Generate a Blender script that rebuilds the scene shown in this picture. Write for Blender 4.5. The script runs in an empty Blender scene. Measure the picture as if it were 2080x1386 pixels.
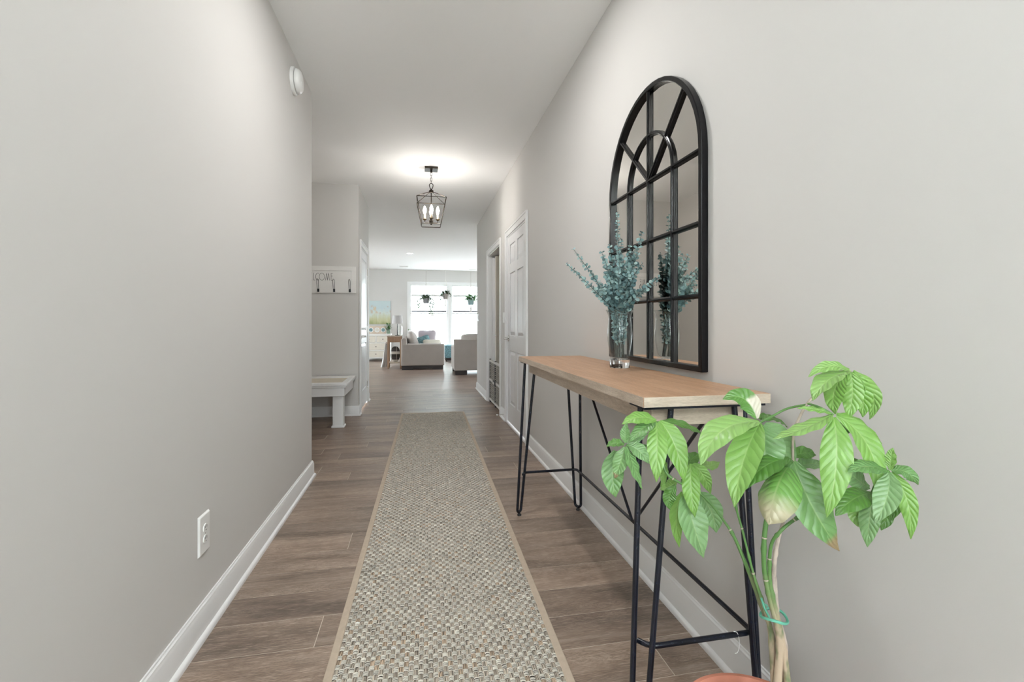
import bpy, bmesh, math, random
import numpy as np
from mathutils import Vector, Matrix

random.seed(7)
scene = bpy.context.scene
COL = scene.collection
PI = math.pi

# ------------------------------------------------------------------ camera, sky, exposure
FPX = 960.0                                   # focal length in pixels of the 2080 px wide frame
YAW = math.atan(190.0 / FPX)
cam_data = bpy.data.cameras.new('camera')
cam_data.sensor_fit = 'HORIZONTAL'
cam_data.sensor_width = 36.0
cam_data.lens = 36.0 * FPX / 2080.0
cam_data.shift_y = -36.0 / 2080.0
cam_data.clip_start = 0.02
cam_data.clip_end = 200
cam = bpy.data.objects.new('camera', cam_data)
COL.objects.link(cam)
cam.location = (0.0, 0.0, 1.095)
cam.rotation_euler = (PI / 2, 0.0, -YAW)
scene.camera = cam

world = bpy.data.worlds.new('overcast_sky')
scene.world = world
world.use_nodes = True
bg = world.node_tree.nodes['Background']
bg.inputs[0].default_value = (0.93, 0.97, 1.0, 1)
bg.inputs[1].default_value = 6.0

scene.view_settings.view_transform = 'Standard'
scene.view_settings.look = 'None'
scene.view_settings.exposure = 2.04
scene.view_settings.gamma = 1.0
scene.view_settings.use_curve_mapping = False
scene.cycles.max_bounces = 9
scene.cycles.diffuse_bounces = 5
scene.cycles.glossy_bounces = 4
scene.cycles.transmission_bounces = 8
scene.cycles.transparent_max_bounces = 8
scene.cycles.caustics_reflective = False
scene.cycles.caustics_refractive = False
scene.cycles.sample_clamp_indirect = 6.0
scene.cycles.use_adaptive_sampling = True
scene.cycles.adaptive_threshold = 0.03

def area_light(name, loc, rot, sx, sy, power, color, portal=False):
    d = bpy.data.lights.new(name, 'AREA')
    d.shape = 'RECTANGLE'; d.size = sx; d.size_y = sy
    d.energy = power; d.color = color
    if portal:
        d.cycles.is_portal = True
    o = bpy.data.objects.new(name, d); COL.objects.link(o)
    o.location = loc; o.rotation_euler = rot
    return o
# daylight portals: living-room windows, plus unseen sliders and entry added for light
area_light('window_daylight_portal', (1.6, 14.87, 1.33), (-PI / 2, 0, 0), 3.9, 2.1, 0, (1, 1, 1), True)
area_light('added_left_slider_portal', (-4.33, 11.55, 1.1), (PI / 2, 0, -PI / 2), 1.3, 2.2, 0, (1, 1, 1), True)
area_light('added_right_slider_portal', (5.03, 11.55, 1.1), (PI / 2, 0, PI / 2), 1.3, 2.2, 0, (1, 1, 1), True)
area_light('entry_daylight_portal', (0.11, -1.42, 1.35), (PI / 2, 0, 0), 1.62, 2.5, 0, (1, 1, 1), True)

# ------------------------------------------------------------------ mesh helpers
def root_loc(o):
    v = Vector((0, 0, 0))
    while o is not None:
        v += o.location
        o = o.parent
    return v

class MB:
    """collects shapes; build() links them as one mesh object"""
    def __init__(self, xf=None):
        self.v = []; self.f = []; self.uv = None; self.xf = xf
    def add(self, vs, fs):
        n = len(self.v)
        if self.xf: vs = [self.xf(p) for p in vs]
        self.v += [tuple(p) for p in vs]
        self.f += [tuple(i + n for i in f) for f in fs]
        return self
    def box(self, x0, x1, y0, y1, z0, z1):
        vs = [(x, y, z) for z in (z0, z1) for y in (y0, y1) for x in (x0, x1)]
        return self.add(vs, [(0, 2, 3, 1), (4, 5, 7, 6), (0, 1, 5, 4), (2, 6, 7, 3), (0, 4, 6, 2), (1, 3, 7, 5)])
    def frustum(self, r0, r1, a, b, axis=1):
        """rect r0=(x0,x1,z0,z1) at depth a to rect r1 at depth b (depth on y)"""
        vs = [(r0[0], a, r0[2]), (r0[1], a, r0[2]), (r0[1], a, r0[3]), (r0[0], a, r0[3]),
              (r1[0], b, r1[2]), (r1[1], b, r1[2]), (r1[1], b, r1[3]), (r1[0], b, r1[3])]
        return self.add(vs, [(0, 3, 2, 1), (4, 5, 6, 7), (0, 1, 5, 4), (1, 2, 6, 5), (2, 3, 7, 6), (3, 0, 4, 7)])
    def poly_extrude(self, pts, direction):
        d = Vector(direction); n = len(pts)
        a = [Vector(p) for p in pts]; b = [p + d for p in a]
        fs = [tuple(range(n))[::-1], tuple(range(n, 2 * n))]
        fs += [(i, (i + 1) % n, (i + 1) % n + n, i + n) for i in range(n)]
        return self.add(a + b, fs)
    def tube(self, pts, r, seg=8, closed=False, cap=True):
        pts = [Vector(p) for p in pts]; n = len(pts)
        rs = r if isinstance(r, (list, tuple)) else [r] * n
        rings = []; up = None
        for i, p in enumerate(pts):
            if closed: t = pts[(i + 1) % n] - pts[i - 1]
            else: t = pts[min(i + 1, n - 1)] - pts[max(i - 1, 0)]
            if t.length < 1e-9: t = Vector((0, 0, 1))
            t.normalize()
            if up is None:
                up = Vector((0, 0, 1)) if abs(t.z) < 0.9 else Vector((1, 0, 0))
            s = t.cross(up)
            if s.length < 1e-6: s = t.orthogonal()
            s.normalize(); up = s.cross(t).normalized()
            rings.append([p + rs[i] * (math.cos(2 * PI * k / seg) * s + math.sin(2 * PI * k / seg) * up) for k in range(seg)])
        vs = [q for ring in rings for q in ring]; fs = []
        m = n if closed else n - 1
        for i in range(m):
            j = (i + 1) % n
            for k in range(seg):
                l = (k + 1) % seg
                fs.append((i * seg + k, i * seg + l, j * seg + l, j * seg + k))
        if cap and not closed:
            fs.append(tuple(range(seg))[::-1]); fs.append(tuple((n - 1) * seg + k for k in range(seg)))
        return self.add(vs, fs)
    def lathe(self, prof, c, seg=32, axis='z', squash=(1, 1)):
        """prof: list of (r, h); closed top/bottom when r is 0"""
        vs = []; fs = []; n = len(prof)
        for r, h in prof:
            for k in range(seg):
                a = 2 * PI * k / seg
                x, y = r * math.cos(a) * squash[0], r * math.sin(a) * squash[1]
                if axis == 'z': vs.append((c[0] + x, c[1] + y, c[2] + h))
                elif axis == 'x': vs.append((c[0] + h, c[1] + x, c[2] + y))
                else: vs.append((c[0] + x, c[1] + h, c[2] + y))
        for i in range(n - 1):
            for k in range(seg):
                l = (k + 1) % seg
                fs.append((i * seg + k, i * seg + l, (i + 1) * seg + l, (i + 1) * seg + k))
        return self.add(vs, fs)
    def puff(self, c, sx, sy, sz, rot=None, e=0.35, nu=16, nv=10, pinch=0.0):
        """superellipsoid cushion; e small = boxy"""
        vs = []; fs = []
        sg = lambda a, p: math.copysign(abs(a) ** p, a)
        for j in range(nv + 1):
            ph = -PI / 2 + PI * j / nv
            for i in range(nu):
                th = 2 * PI * i / nu
                q = Vector((sx * sg(math.cos(ph), 0.75) * sg(math.cos(th), e), sy * sg(math.cos(ph), 0.75) * sg(math.sin(th), e), sz * sg(math.sin(ph), 1.0)))
                if pinch:
                    f = abs(math.cos(th) * math.sin(th)) * 2
                    q.x *= 1 + pinch * (f - .5); q.y *= 1 + pinch * (f - .5)
                if rot: q = rot @ q
                vs.append(Vector(c) + q)
        for j in range(nv):
            for i in range(nu):
                k = (i + 1) % nu
                fs.append((j * nu + i, j * nu + k, (j + 1) * nu + k, (j + 1) * nu + i))
        return self.add(vs, fs)
    def build(self, name, mat, parent=None, smooth=0, bevel=0, seg=2, local=False):
        off = Vector((0, 0, 0)) if (parent is None or local) else root_loc(parent)
        me = bpy.data.meshes.new(name)
        me.from_pydata([tuple(Vector(p) - off) for p in self.v], [], self.f)
        me.update()
        bm = bmesh.new(); bm.from_mesh(me)
        bmesh.ops.recalc_face_normals(bm, faces=bm.faces)
        bm.to_mesh(me); bm.free()
        if mat: me.materials.append(M[mat] if isinstance(mat, str) else mat)
        if smooth:
            me.polygons.foreach_set('use_smooth', [True] * len(me.polygons))
            me.set_sharp_from_angle(angle=math.radians(smooth))
        o = bpy.data.objects.new(name, me); COL.objects.link(o)
        if parent is not None: o.parent = parent
        if bevel:
            m = o.modifiers.new('bevel', 'BEVEL'); m.width = bevel; m.segments = seg
            m.limit_method = 'ANGLE'; m.angle_limit = math.radians(40)
        return o

def tag(o, label, cat, group=None, kind=None):
    o['label'] = label; o['category'] = cat
    if group: o['group'] = group
    if kind: o['kind'] = kind
    return o
def thing(name, label, cat, loc=(0, 0, 0), group=None):
    o = bpy.data.objects.new(name, None); COL.objects.link(o)
    o.empty_display_size = 0.05
    o.location = loc
    return tag(o, label, cat, group)
def struct(o):
    o['kind'] = 'structure'
    return o
def bezier(a, b, c, n):
    a, b, c = Vector(a), Vector(b), Vector(c)
    return [(1 - t) ** 2 * a + 2 * t * (1 - t) * b + t * t * c for t in [i / (n - 1) for i in range(n)]]
def smooth_path(pts, n=6):
    """Catmull-Rom through pts"""
    p = [Vector(q) for q in pts]; p = [2 * p[0] - p[1]] + p + [2 * p[-1] - p[-2]]
    out = []
    for i in range(1, len(p) - 2):
        for k in range(n):
            t = k / n
            out.append(0.5 * ((2 * p[i]) + (p[i + 1] - p[i - 1]) * t + (2 * p[i - 1] - 5 * p[i] + 4 * p[i + 1] - p[i + 2]) * t * t
                              + (-p[i - 1] + 3 * p[i] - 3 * p[i + 1] + p[i + 2]) * t ** 3))
    out.append(p[-2])
    return out

# ------------------------------------------------------------------ materials
M = {}
class N:
    def __init__(self, name):
        self.m = bpy.data.materials.new(name); self.m.use_nodes = True
        self.t = self.m.node_tree; self.b = self.t.nodes['Principled BSDF']; self.out = self.t.nodes['Material Output']
        M[name] = self.m
    def n(self, ty, **k):
        q = self.t.nodes.new(ty)
        for a, v in k.items():
            if a.startswith('i_'):
                q.inputs[a[2:].replace('_', ' ')].default_value = v
            else: setattr(q, a, v)
        return q
    def l(self, a, b): self.t.links.new(a, b)
    def coord(self, which='Object', scale=(1, 1, 1), rnd=False):
        tc = self.n('ShaderNodeTexCoord'); mp = self.n('ShaderNodeMapping')
        mp.inputs['Scale'].default_value = scale
        self.l(tc.outputs[which], mp.inputs['Vector'])
        if rnd:
            oi = self.n('ShaderNodeObjectInfo'); mu = self.n('ShaderNodeMath', operation='MULTIPLY'); mu.inputs[1].default_value = 37.0
            cb = self.n('ShaderNodeCombineXYZ')
            self.l(oi.outputs['Random'], mu.inputs[0])
            for i in range(3): self.l(mu.outputs[0], cb.inputs[i])
            self.l(cb.outputs[0], mp.inputs['Location'])
        return mp.outputs[0]
    def noise(self, vec, scale, detail=4, rough=0.5, dist=0.0):
        q = self.n('ShaderNodeTexNoise'); q.inputs['Scale'].default_value = scale; q.inputs['Detail'].default_value = detail
        q.inputs['Roughness'].default_value = rough; q.inputs['Distortion'].default_value = dist
        self.l(vec, q.inputs['Vector']); return q.outputs[0]
    def ramp(self, fac, stops):
        q = self.n('ShaderNodeValToRGB'); e = q.color_ramp.elements
        while len(e) < len(stops): e.new(0.5)
        for i, (p, c) in enumerate(stops):
            e[i].position = p; e[i].color = (c[0], c[1], c[2], 1) if not isinstance(c, (int, float)) else (c, c, c, 1)
        self.l(fac, q.inputs[0]); return q.outputs[0]
    def mix(self, fac, a, b, mode='MIX'):
        q = self.n('ShaderNodeMix', data_type='RGBA', blend_type=mode)
        def put(sock, val):
            if isinstance(val, tuple): sock.default_value = (val[0], val[1], val[2], 1)
            elif isinstance(val, (int, float)): sock.default_value = val
            else: self.l(val, sock)
        put(q.inputs[0], fac); put(q.inputs[6], a); put(q.inputs[7], b)
        return q.outputs[2]
    def math(self, op, a, b=0.0):
        q = self.n('ShaderNodeMath', operation=op)
        for i, v in enumerate((a, b)):
            if isinstance(v, (int, float)): q.inputs[i].default_value = v
            else: self.l(v, q.inputs[i])
        return q.outputs[0]
    def bump(self, h, strength=0.2, dist=0.002):
        q = self.n('ShaderNodeBump'); q.inputs['Strength'].default_value = strength; q.inputs['Distance'].default_value = dist
        self.l(h, q.inputs['Height']); self.l(q.outputs[0], self.b.inputs['Normal'])
    def col(self, c):
        if isinstance(c, tuple): self.b.inputs['Base Color'].default_value = (c[0], c[1], c[2], 1)
        else: self.l(c, self.b.inputs['Base Color'])
    def set(self, **k):
        for a, v in k.items(): self.b.inputs[a.replace('_', ' ')].default_value = v
        return self

def plain(name, c, rough=0.5, metal=0.0, nscale=0, namt=0.0, bscale=0, bstr=0.1, bdist=0.001, bdetail=2, **k):
    q = N(name); q.set(Roughness=rough, Metallic=metal, **k)
    if nscale:
        f = q.noise(q.coord(), nscale)
        lo = tuple(x * (1 - namt) for x in c); hi = tuple(min(1, x * (1 + namt)) for x in c)
        q.col(q.ramp(f, [(0.3, lo), (0.7, hi)]))
    else: q.col(c)
    if bscale: q.bump(q.noise(q.coord(), bscale, bdetail), bstr, bdist)
    return q.m

plain('wall_paint', (0.634, 0.619, 0.602), 0.75, bscale=260, bstr=0.08, bdist=0.0006, bdetail=0)
plain('ceiling_paint', (0.92, 0.92, 0.92), 0.85, bscale=90, bstr=0.25, bdist=0.002, bdetail=1)
plain('trim_white', (0.80, 0.80, 0.80), 0.38)
plain('door_white', (0.78, 0.78, 0.79), 0.35)
plain('plate_white', (0.82, 0.82, 0.81), 0.3)
plain('slot_dark', (0.03, 0.03, 0.03), 0.6)
plain('black_metal', (0.007, 0.010, 0.019), 0.27, nscale=60, namt=0.35, bscale=250, bstr=0.05, Specular_IOR_Level=0.5)
plain('mirror_frame', (0.005, 0.005, 0.006), 0.24, Specular_IOR_Level=0.28)
plain('mirror_warm_tint', (0.87, 0.85, 0.81), 0.012, metal=1.0)  # warm tint stands in for warm light on the reflected alcove
plain('bronze', (0.045, 0.036, 0.028), 0.38, metal=0.85, nscale=50, namt=0.3)
plain('aged_brass', (0.22, 0.15, 0.075), 0.4, metal=0.7, nscale=50, namt=0.3)
plain('candle_sleeve', (0.55, 0.45, 0.33), 0.5)
plain('nickel', (0.60, 0.59, 0.57), 0.25, metal=1.0)
plain('sofa_fabric', (0.50, 0.465, 0.44), 0.9, nscale=8, namt=0.03, bscale=500, bstr=0.3, bdist=0.001)
plain('sofa_foot', (0.03, 0.02, 0.018), 0.4)
plain('pillow_cream', (0.66, 0.63, 0.56), 0.9, bscale=300, bstr=0.3)
plain('pillow_mauve', (0.55, 0.50, 0.55), 0.9, bscale=300, bstr=0.3)
plain('pillow_teal', (0.16, 0.29, 0.32), 0.85, nscale=30, namt=0.5, bscale=200, bstr=0.3)
plain('teal_weave', (0.13, 0.25, 0.29), 0.9, nscale=40, namt=0.6, bscale=160, bstr=0.4)
plain('throw_white', (0.84, 0.84, 0.84), 0.95, bscale=180, bstr=0.5, bdist=0.003)
plain('dresser_white', (0.76, 0.75, 0.72), 0.45)
plain('dresser_beige', (0.66, 0.62, 0.54), 0.5, nscale=12, namt=0.03)
plain('knob_dark', (0.05, 0.04, 0.03), 0.35, metal=0.5)
plain('bench_pad', (0.66, 0.60, 0.50), 0.8, nscale=10, namt=0.04)
plain('terracotta', (0.52, 0.20, 0.13), 0.75, nscale=14, namt=0.12, bscale=120, bstr=0.15)
plain('soil', (0.035, 0.022, 0.014), 1.0, nscale=80, namt=0.5, bscale=90, bstr=0.8, bdist=0.006)
plain('tie_green', (0.12, 0.42, 0.30), 0.4)
plain('thread', (0.8, 0.8, 0.78), 0.5)
plain('cord_white', (0.78, 0.76, 0.72), 0.9)
plain('cord_grey', (0.45, 0.42, 0.40), 0.9)
plain('pot_grey', (0.22, 0.22, 0.24), 0.7, nscale=20, namt=0.1)
plain('pot_stone', (0.27, 0.24, 0.22), 0.8, nscale=30, namt=0.2)
plain('pot_blue', (0.20, 0.30, 0.31), 0.5)
plain('gate_black', (0.02, 0.02, 0.022), 0.45)
plain('gate_grey', (0.62, 0.60, 0.57), 0.5)
plain('gate_mesh', (0.33, 0.31, 0.27), 0.7, nscale=60, namt=0.25)
plain('closet_tan', (0.52, 0.40, 0.26), 0.8)
plain('bag_black', (0.015, 0.015, 0.015), 0.6)
plain('frame_beige', (0.62, 0.50, 0.40), 0.6, nscale=14, namt=0.08)
plain('rubber', (0.02, 0.02, 0.02), 0.6)
plain('letter_black', (0.03, 0.03, 0.03), 0.6)
plain('lawn', (0.34, 0.38, 0.30), 1.0, nscale=3, namt=0.3)
plain('bark', (0.42, 0.38, 0.34), 0.9, nscale=12, namt=0.3)  # paled to imitate overexposed trunks outdoors
plain('tree_leaf', (0.20, 0.30, 0.24), 0.6, nscale=3, namt=0.4)
plain('trail_leaf', (0.035, 0.085, 0.025), 0.45, nscale=25, namt=0.6)
plain('bright_leaf', (0.06, 0.18, 0.04), 0.45, nscale=18, namt=0.5)
plain('palm_leaf', (0.04, 0.09, 0.03), 0.5, nscale=18, namt=0.4)
plain('board_white', (0.80, 0.79, 0.77), 0.55, nscale=9, namt=0.02)

def emitter(name, c, s):
    q = N(name); q.b.inputs['Base Color'].default_value = (c[0], c[1], c[2], 1)
    q.b.inputs['Emission Color'].default_value = (c[0], c[1], c[2], 1); q.b.inputs['Emission Strength'].default_value = s
emitter('bulb_glow', (1.0, 0.955, 0.89), 55.0)
emitter('downlight_glow', (1.0, 0.96, 0.90), 6.0)

def pane(name, tint, gl=0.06):
    q = N(name); t = q.t
    tr = q.n('ShaderNodeBsdfTransparent'); tr.inputs[0].default_value = (tint[0], tint[1], tint[2], 1)
    g = q.n('ShaderNodeBsdfGlossy'); g.inputs['Roughness'].default_value = 0.02
    mx = q.n('ShaderNodeMixShader'); mx.inputs[0].default_value = gl
    q.l(tr.outputs[0], mx.inputs[1]); q.l(g.outputs[0], mx.inputs[2]); q.l(mx.outputs[0], q.out.inputs[0])
pane('window_glass', (0.97, 0.99, 0.99))
pane('dimming_glass', (0.76, 0.79, 0.80), 0.04)   # tint added to living-room panes to dim the bright sky

q = N('vase_glass'); q.set(Roughness=0.0, IOR=1.47); q.b.inputs['Transmission Weight'].default_value = 1.0; q.col((0.97, 0.985, 0.985))
q = N('thin_glass'); tr = q.n('ShaderNodeBsdfTransparent'); tr.inputs[0].default_value = (0.965, 0.98, 0.98, 1)
g_ = q.n('ShaderNodeBsdfGlossy'); g_.inputs['Roughness'].default_value = 0.02; lw = q.n('ShaderNodeLayerWeight'); lw.inputs[0].default_value = 0.5
mx = q.n('ShaderNodeMixShader'); q.l(q.math('ADD', q.math('MULTIPLY', q.math('POWER', lw.outputs['Facing'], 4.0), 0.55), 0.035), mx.inputs[0]); q.l(tr.outputs[0], mx.inputs[1]); q.l(g_.outputs[0], mx.inputs[2]); q.l(mx.outputs[0], q.out.inputs[0])
q = N('jar_glass'); q.set(Roughness=0.02, IOR=1.3); q.b.inputs['Transmission Weight'].default_value = 1.0; q.col((0.97, 0.99, 0.98))
q = N('green_glass'); q.set(Roughness=0.05, IOR=1.35); q.b.inputs['Transmission Weight'].default_value = 0.8; q.col((0.55, 0.70, 0.55))

def translucent(name, c, amt=0.5):
    q = N(name); q.set(Roughness=0.9); q.col(c)
    tl = q.n('ShaderNodeBsdfTranslucent'); tl.inputs[0].default_value = (c[0], c[1], c[2], 1)
    mx = q.n('ShaderNodeMixShader'); mx.inputs[0].default_value = amt
    q.l(q.b.outputs[0], mx.inputs[1]); q.l(tl.outputs[0], mx.inputs[2]); q.l(mx.outputs[0], q.out.inputs[0])
translucent('shade_fabric', (0.88, 0.88, 0.88), 0.6)
translucent('lamp_fabric', (0.70, 0.69, 0.69), 0.25)

def wood(name, lo, mid, hi, stretch, scale=1.0, rough=0.42, rnd=False, tone=0.0, coord='Object', brick=None, rings=False):
    q = N(name); v = q.coord(coord, stretch, rnd)
    f1 = q.noise(v, 2.2 * scale, 6, 0.62, 0.9)
    f2 = q.noise(v, 11.0 * scale, 8, 0.7, 0.25)
    f = q.math('ADD', q.math('MULTIPLY', f1, 0.62), q.math('MULTIPLY', f2, 0.38))
    c = q.ramp(f, [(0.30, lo), (0.5, mid), (0.68, hi)])
    f3 = q.noise(v, 46.0 * scale, 4, 0.6, 0.0)
    c = q.mix(0.35, c, q.ramp(f3, [(0.35, 0.35), (0.55, 1.0)]), 'MULTIPLY')
    if rings:
        rg = q.math('ABSOLUTE', q.math('SUBTRACT', q.math('FRACT', q.math('MULTIPLY', f1, 26.0)), 0.5))
        c = q.mix(q.math('MULTIPLY', q.ramp(rg, [(0.0, 1.0), (0.30, 0.0)]), q.ramp(q.noise(v, 1.1, 2), [(0.38, 0.0), (0.55, 0.75)])), c, lo)
        sm_ = q.noise(q.coord(coord, (1.3, 5.0, 5.0), rnd), 1.6, 4)
        c = q.mix(1.0, c, q.ramp(sm_, [(0.30, 0.62), (0.48, 1.0), (0.7, 1.12)]), 'MULTIPLY')
        vp = q.coord(coord, (stretch[0] * 3.0, stretch[1] * 9.0, stretch[2]), rnd)
        pore = q.ramp(q.noise(vp, 9.0, 2, 0.5), [(0.57, 0.0), (0.68, 0.6)])
        c = q.mix(pore, c, tuple(min(1, x * 1.35) for x in hi))
    if rnd and tone:
        oi = q.n('ShaderNodeObjectInfo')
        c = q.mix(1.0, c, q.ramp(oi.outputs['Random'], [(0.0, (1 - tone, 1 - tone, 1 - tone * 0.95)), (0.5, (1, 1, 1)), (1.0, (1 + tone, 1 + tone * 0.95, 1 + tone * 0.9))]), 'MULTIPLY')
    if brick:
        tc = q.n('ShaderNodeTexCoord'); b = q.n('ShaderNodeTexBrick')
        b.offset = 0.37; b.inputs['Scale'].default_value = 1.0
        b.inputs['Brick Width'].default_value = brick[0]; b.inputs['Row Height'].default_value = brick[1]
        b.inputs['Mortar Size'].default_value = 0.0015; b.inputs['Bias'].default_value = 0.0
        b.inputs['Color1'].default_value = (0.86, 0.86, 0.86, 1); b.inputs['Color2'].default_value = (1.12, 1.1, 1.08, 1)
        b.inputs['Mortar'].default_value = (1.3, 1.3, 1.3, 1)  # seams lightened like glints along the plank edges
        q.l(tc.outputs['Object'], b.inputs['Vector'])
        c = q.mix(1.0, c, b.outputs['Color'], 'MULTIPLY')
    q.col(c)
    rr = q.ramp(f2, [(0.2, rough - 0.06), (0.8, rough + 0.1)])
    q.l(rr, q.b.inputs['Roughness'])
    q.bump(f3, 0.12, 0.0008)
    return q
wood('plank_oak', (0.15, 0.105, 0.078), (0.30, 0.222, 0.172), (0.43, 0.34, 0.275), (0.8, 7.0, 7.0), 1.0, 0.36, True, 0.16, rings=True)
wood('floor_oak_sheen', (0.20, 0.145, 0.118), (0.33, 0.25, 0.205), (0.45, 0.36, 0.305), (1.0, 9.0, 9.0), 1.0, 0.34, brick=(1.22, 0.177))  # same boards as the hall, lightened toward mauve for window sheen
plain('subfloor_seam_glint', (0.62, 0.55, 0.47), 0.8)  # pale tone shows in the seams as painted glints of bevelled plank edges
wood('table_oak', (0.36, 0.20, 0.11), (0.48, 0.285, 0.168), (0.58, 0.375, 0.24), (14.0, 1.2, 14.0), 1.0, 0.42)
wood('table_limed', (0.38, 0.30, 0.225), (0.52, 0.425, 0.335), (0.66, 0.565, 0.465), (9.0, 1.6, 14.0), 1.2, 0.5)
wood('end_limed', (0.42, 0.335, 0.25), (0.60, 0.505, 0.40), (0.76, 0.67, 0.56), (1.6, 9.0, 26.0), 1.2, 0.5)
wood('pine', (0.32, 0.19, 0.11), (0.44, 0.28, 0.18), (0.52, 0.36, 0.25), (8.0, 8.0, 1.0), 1.0, 0.5)

# woven seagrass: colour comes from a per-strand attribute
q = N('seagrass'); q.set(Roughness=0.8)
at = q.n('ShaderNodeAttribute'); at.attribute_name = 'strand'
q.col(q.mix(0.35, at.outputs['Color'], q.ramp(q.noise(q.coord('Object', (1, 1, 1)), 420, 2), [(0.3, 0.45), (0.7, 1.15)]), 'MULTIPLY'))
plain('rug_back', (0.055, 0.045, 0.035), 1.0)
plain('rug_binding', (0.50, 0.41, 0.32), 0.9, nscale=40, namt=0.06, bscale=700, bstr=0.3)

# leaves with veins (uv: x across -1..1 mapped 0..1, y base to tip)
def leaf_mat(name, base, pale, vein, tipcol=None, tip0=0.8, tip1=0.9, nveins=9, rough=0.36, patch=False):
    q = N(name); q.set(Roughness=rough, Specular_IOR_Level=0.8)
    uv = q.n('ShaderNodeUVMap'); sp = q.n('ShaderNodeSeparateXYZ'); q.l(uv.outputs[0], sp.inputs[0])
    u = q.math('ABSOLUTE', q.math('SUBTRACT', sp.outputs[0], 0.5))
    ph = q.math('ADD', q.math('SUBTRACT', q.math('MULTIPLY', sp.outputs[1], float(nveins)), q.math('MULTIPLY', u, 3.2)), q.math('MULTIPLY', q.noise(q.coord('Object'), 22, 2), 1.1))
    fr = q.math('ABSOLUTE', q.math('SUBTRACT', q.math('FRACT', ph), 0.5))
    side = q.ramp(fr, [(0.0, 1.0), (0.10, 0.0)])
    mid = q.ramp(u, [(0.0, 1.0), (0.035, 0.0)])
    oi = q.n('ShaderNodeObjectInfo')
    c = q.mix(q.math('MULTIPLY', oi.outputs['Random'], 0.7), base, pale)
    c = q.mix(q.math('MULTIPLY', q.noise(q.coord('Object'), 30, 3), 0.35), c, pale)
    c = q.mix(q.math('MULTIPLY', side, 0.22), c, tuple(x * 0.45 for x in base))
    c = q.mix(q.math('MULTIPLY', mid, 0.6), c, vein)
    if tipcol:
        nz = q.noise(q.coord('Object'), 40, 3)
        src = sp.outputs[1]
        tt = q.math('ADD', src, q.math('MULTIPLY', q.math('SUBTRACT', nz, 0.5), 0.16))
        fac = q.ramp(tt, [(tip0, 1.0), (tip1, 0.0)] if patch else [(tip0, 0.0), (tip1, 1.0)])
        if patch:
            fac = q.math('MULTIPLY', fac, q.ramp(sp.outputs[0], [(0.45, 0.0), (0.55, 1.0)]))
        c = q.mix(fac, c, tipcol)
    q.col(c)
    h = q.math('MULTIPLY', q.ramp(fr, [(0.0, 0.0), (0.3, 0.8), (0.5, 1.0)]), q.ramp(u, [(0.0, 0.1), (0.12, 1.0)]))
    q.bump(h, 0.5, 0.0022)
    tl = q.n('ShaderNodeBsdfTranslucent'); q.l(c, tl.inputs[0])
    mx = q.n('ShaderNodeMixShader'); mx.inputs[0].default_value = 0.22
    q.l(q.b.outputs[0], mx.inputs[1]); q.l(tl.outputs[0], mx.inputs[2]); q.l(mx.outputs[0], q.out.inputs[0])
leaf_mat('money_leaf', (0.10, 0.27, 0.05), (0.30, 0.47, 0.24), (0.34, 0.50, 0.22))  # second tone lightened to carry the sheen of leaf highlights
leaf_mat('money_leaf_young', (0.18, 0.40, 0.055), (0.30, 0.50, 0.16), (0.42, 0.58, 0.24))
leaf_mat('money_leaf_dark', (0.06, 0.18, 0.022), (0.12, 0.28, 0.05), (0.22, 0.38, 0.11))
leaf_mat('money_leaf_brown', (0.095, 0.26, 0.045), (0.25, 0.43, 0.18), (0.30, 0.48, 0.17), (0.30, 0.22, 0.11), 0.84, 0.90)
leaf_mat('money_leaf_wilted', (0.12, 0.30, 0.05), (0.20, 0.42, 0.10), (0.35, 0.5, 0.2), (0.50, 0.46, 0.30), 0.50, 0.80)
leaf_mat('money_leaf_patch', (0.085, 0.24, 0.04), (0.14, 0.32, 0.06), (0.30, 0.48, 0.17), (0.66, 0.62, 0.50), 0.36, 0.44, patch=True)

q = N('gum_leaf'); q.set(Roughness=0.55)
oi = q.n('ShaderNodeObjectInfo')
cc = q.ramp(oi.outputs['Random'], [(0.0, (0.09, 0.17, 0.18)), (0.3, (0.19, 0.32, 0.33)), (0.7, (0.31, 0.47, 0.465)), (1.0, (0.42, 0.57, 0.55))])
q.col(cc)
tl = q.n('ShaderNodeBsdfTranslucent'); q.l(cc, tl.inputs[0])
mx = q.n('ShaderNodeMixShader'); mx.inputs[0].default_value = 0.12
q.l(q.b.outputs[0], mx.inputs[1]); q.l(tl.outputs[0], mx.inputs[2]); q.l(mx.outputs[0], q.out.inputs[0])
plain('gum_stem', (0.10, 0.12, 0.11), 0.6, nscale=60, namt=0.3)

q = N('stem_green'); q.set(Roughness=0.5)
at = q.n('ShaderNodeTexCoord'); sp = q.n('ShaderNodeSeparateXYZ'); q.l(at.outputs['Object'], sp.inputs[0])
zz = q.math('ADD', sp.outputs[2], q.math('MULTIPLY', q.noise(q.coord('Object'), 28, 3), 0.12))
q.col(q.mix(q.ramp(zz, [(0.56, 0.0), (0.66, 1.0)]), q.ramp(q.noise(q.coord('Object', (1, 1, 0.4)), 45, 3), [(0.35, (0.11, 0.17, 0.07)), (0.52, (0.46, 0.36, 0.26))]), (0.10, 0.22, 0.06)))
q.bump(q.noise(q.coord('Object'), 120, 3), 0.3, 0.002)

plain('stem_woody', (0.46, 0.39, 0.33), 0.7, nscale=40, namt=0.25, bscale=120, bstr=0.3, bdist=0.002)

# ------------------------------------------------------------------ the setting
XL, XR, ZC = -0.7476, 0.965, 2.74            # hall walls, ceiling
AX, AY0, AY1 = -1.55, 3.587, 5.87            # alcove
DX, DY1 = -0.70, 7.02                        # short wall with the left door
RY1, FY = 7.90, 14.85                        # end of right wall, far wall
BY = -1.45                                   # entry wall behind the camera
LX0, LX1 = -4.2, 4.9

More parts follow.
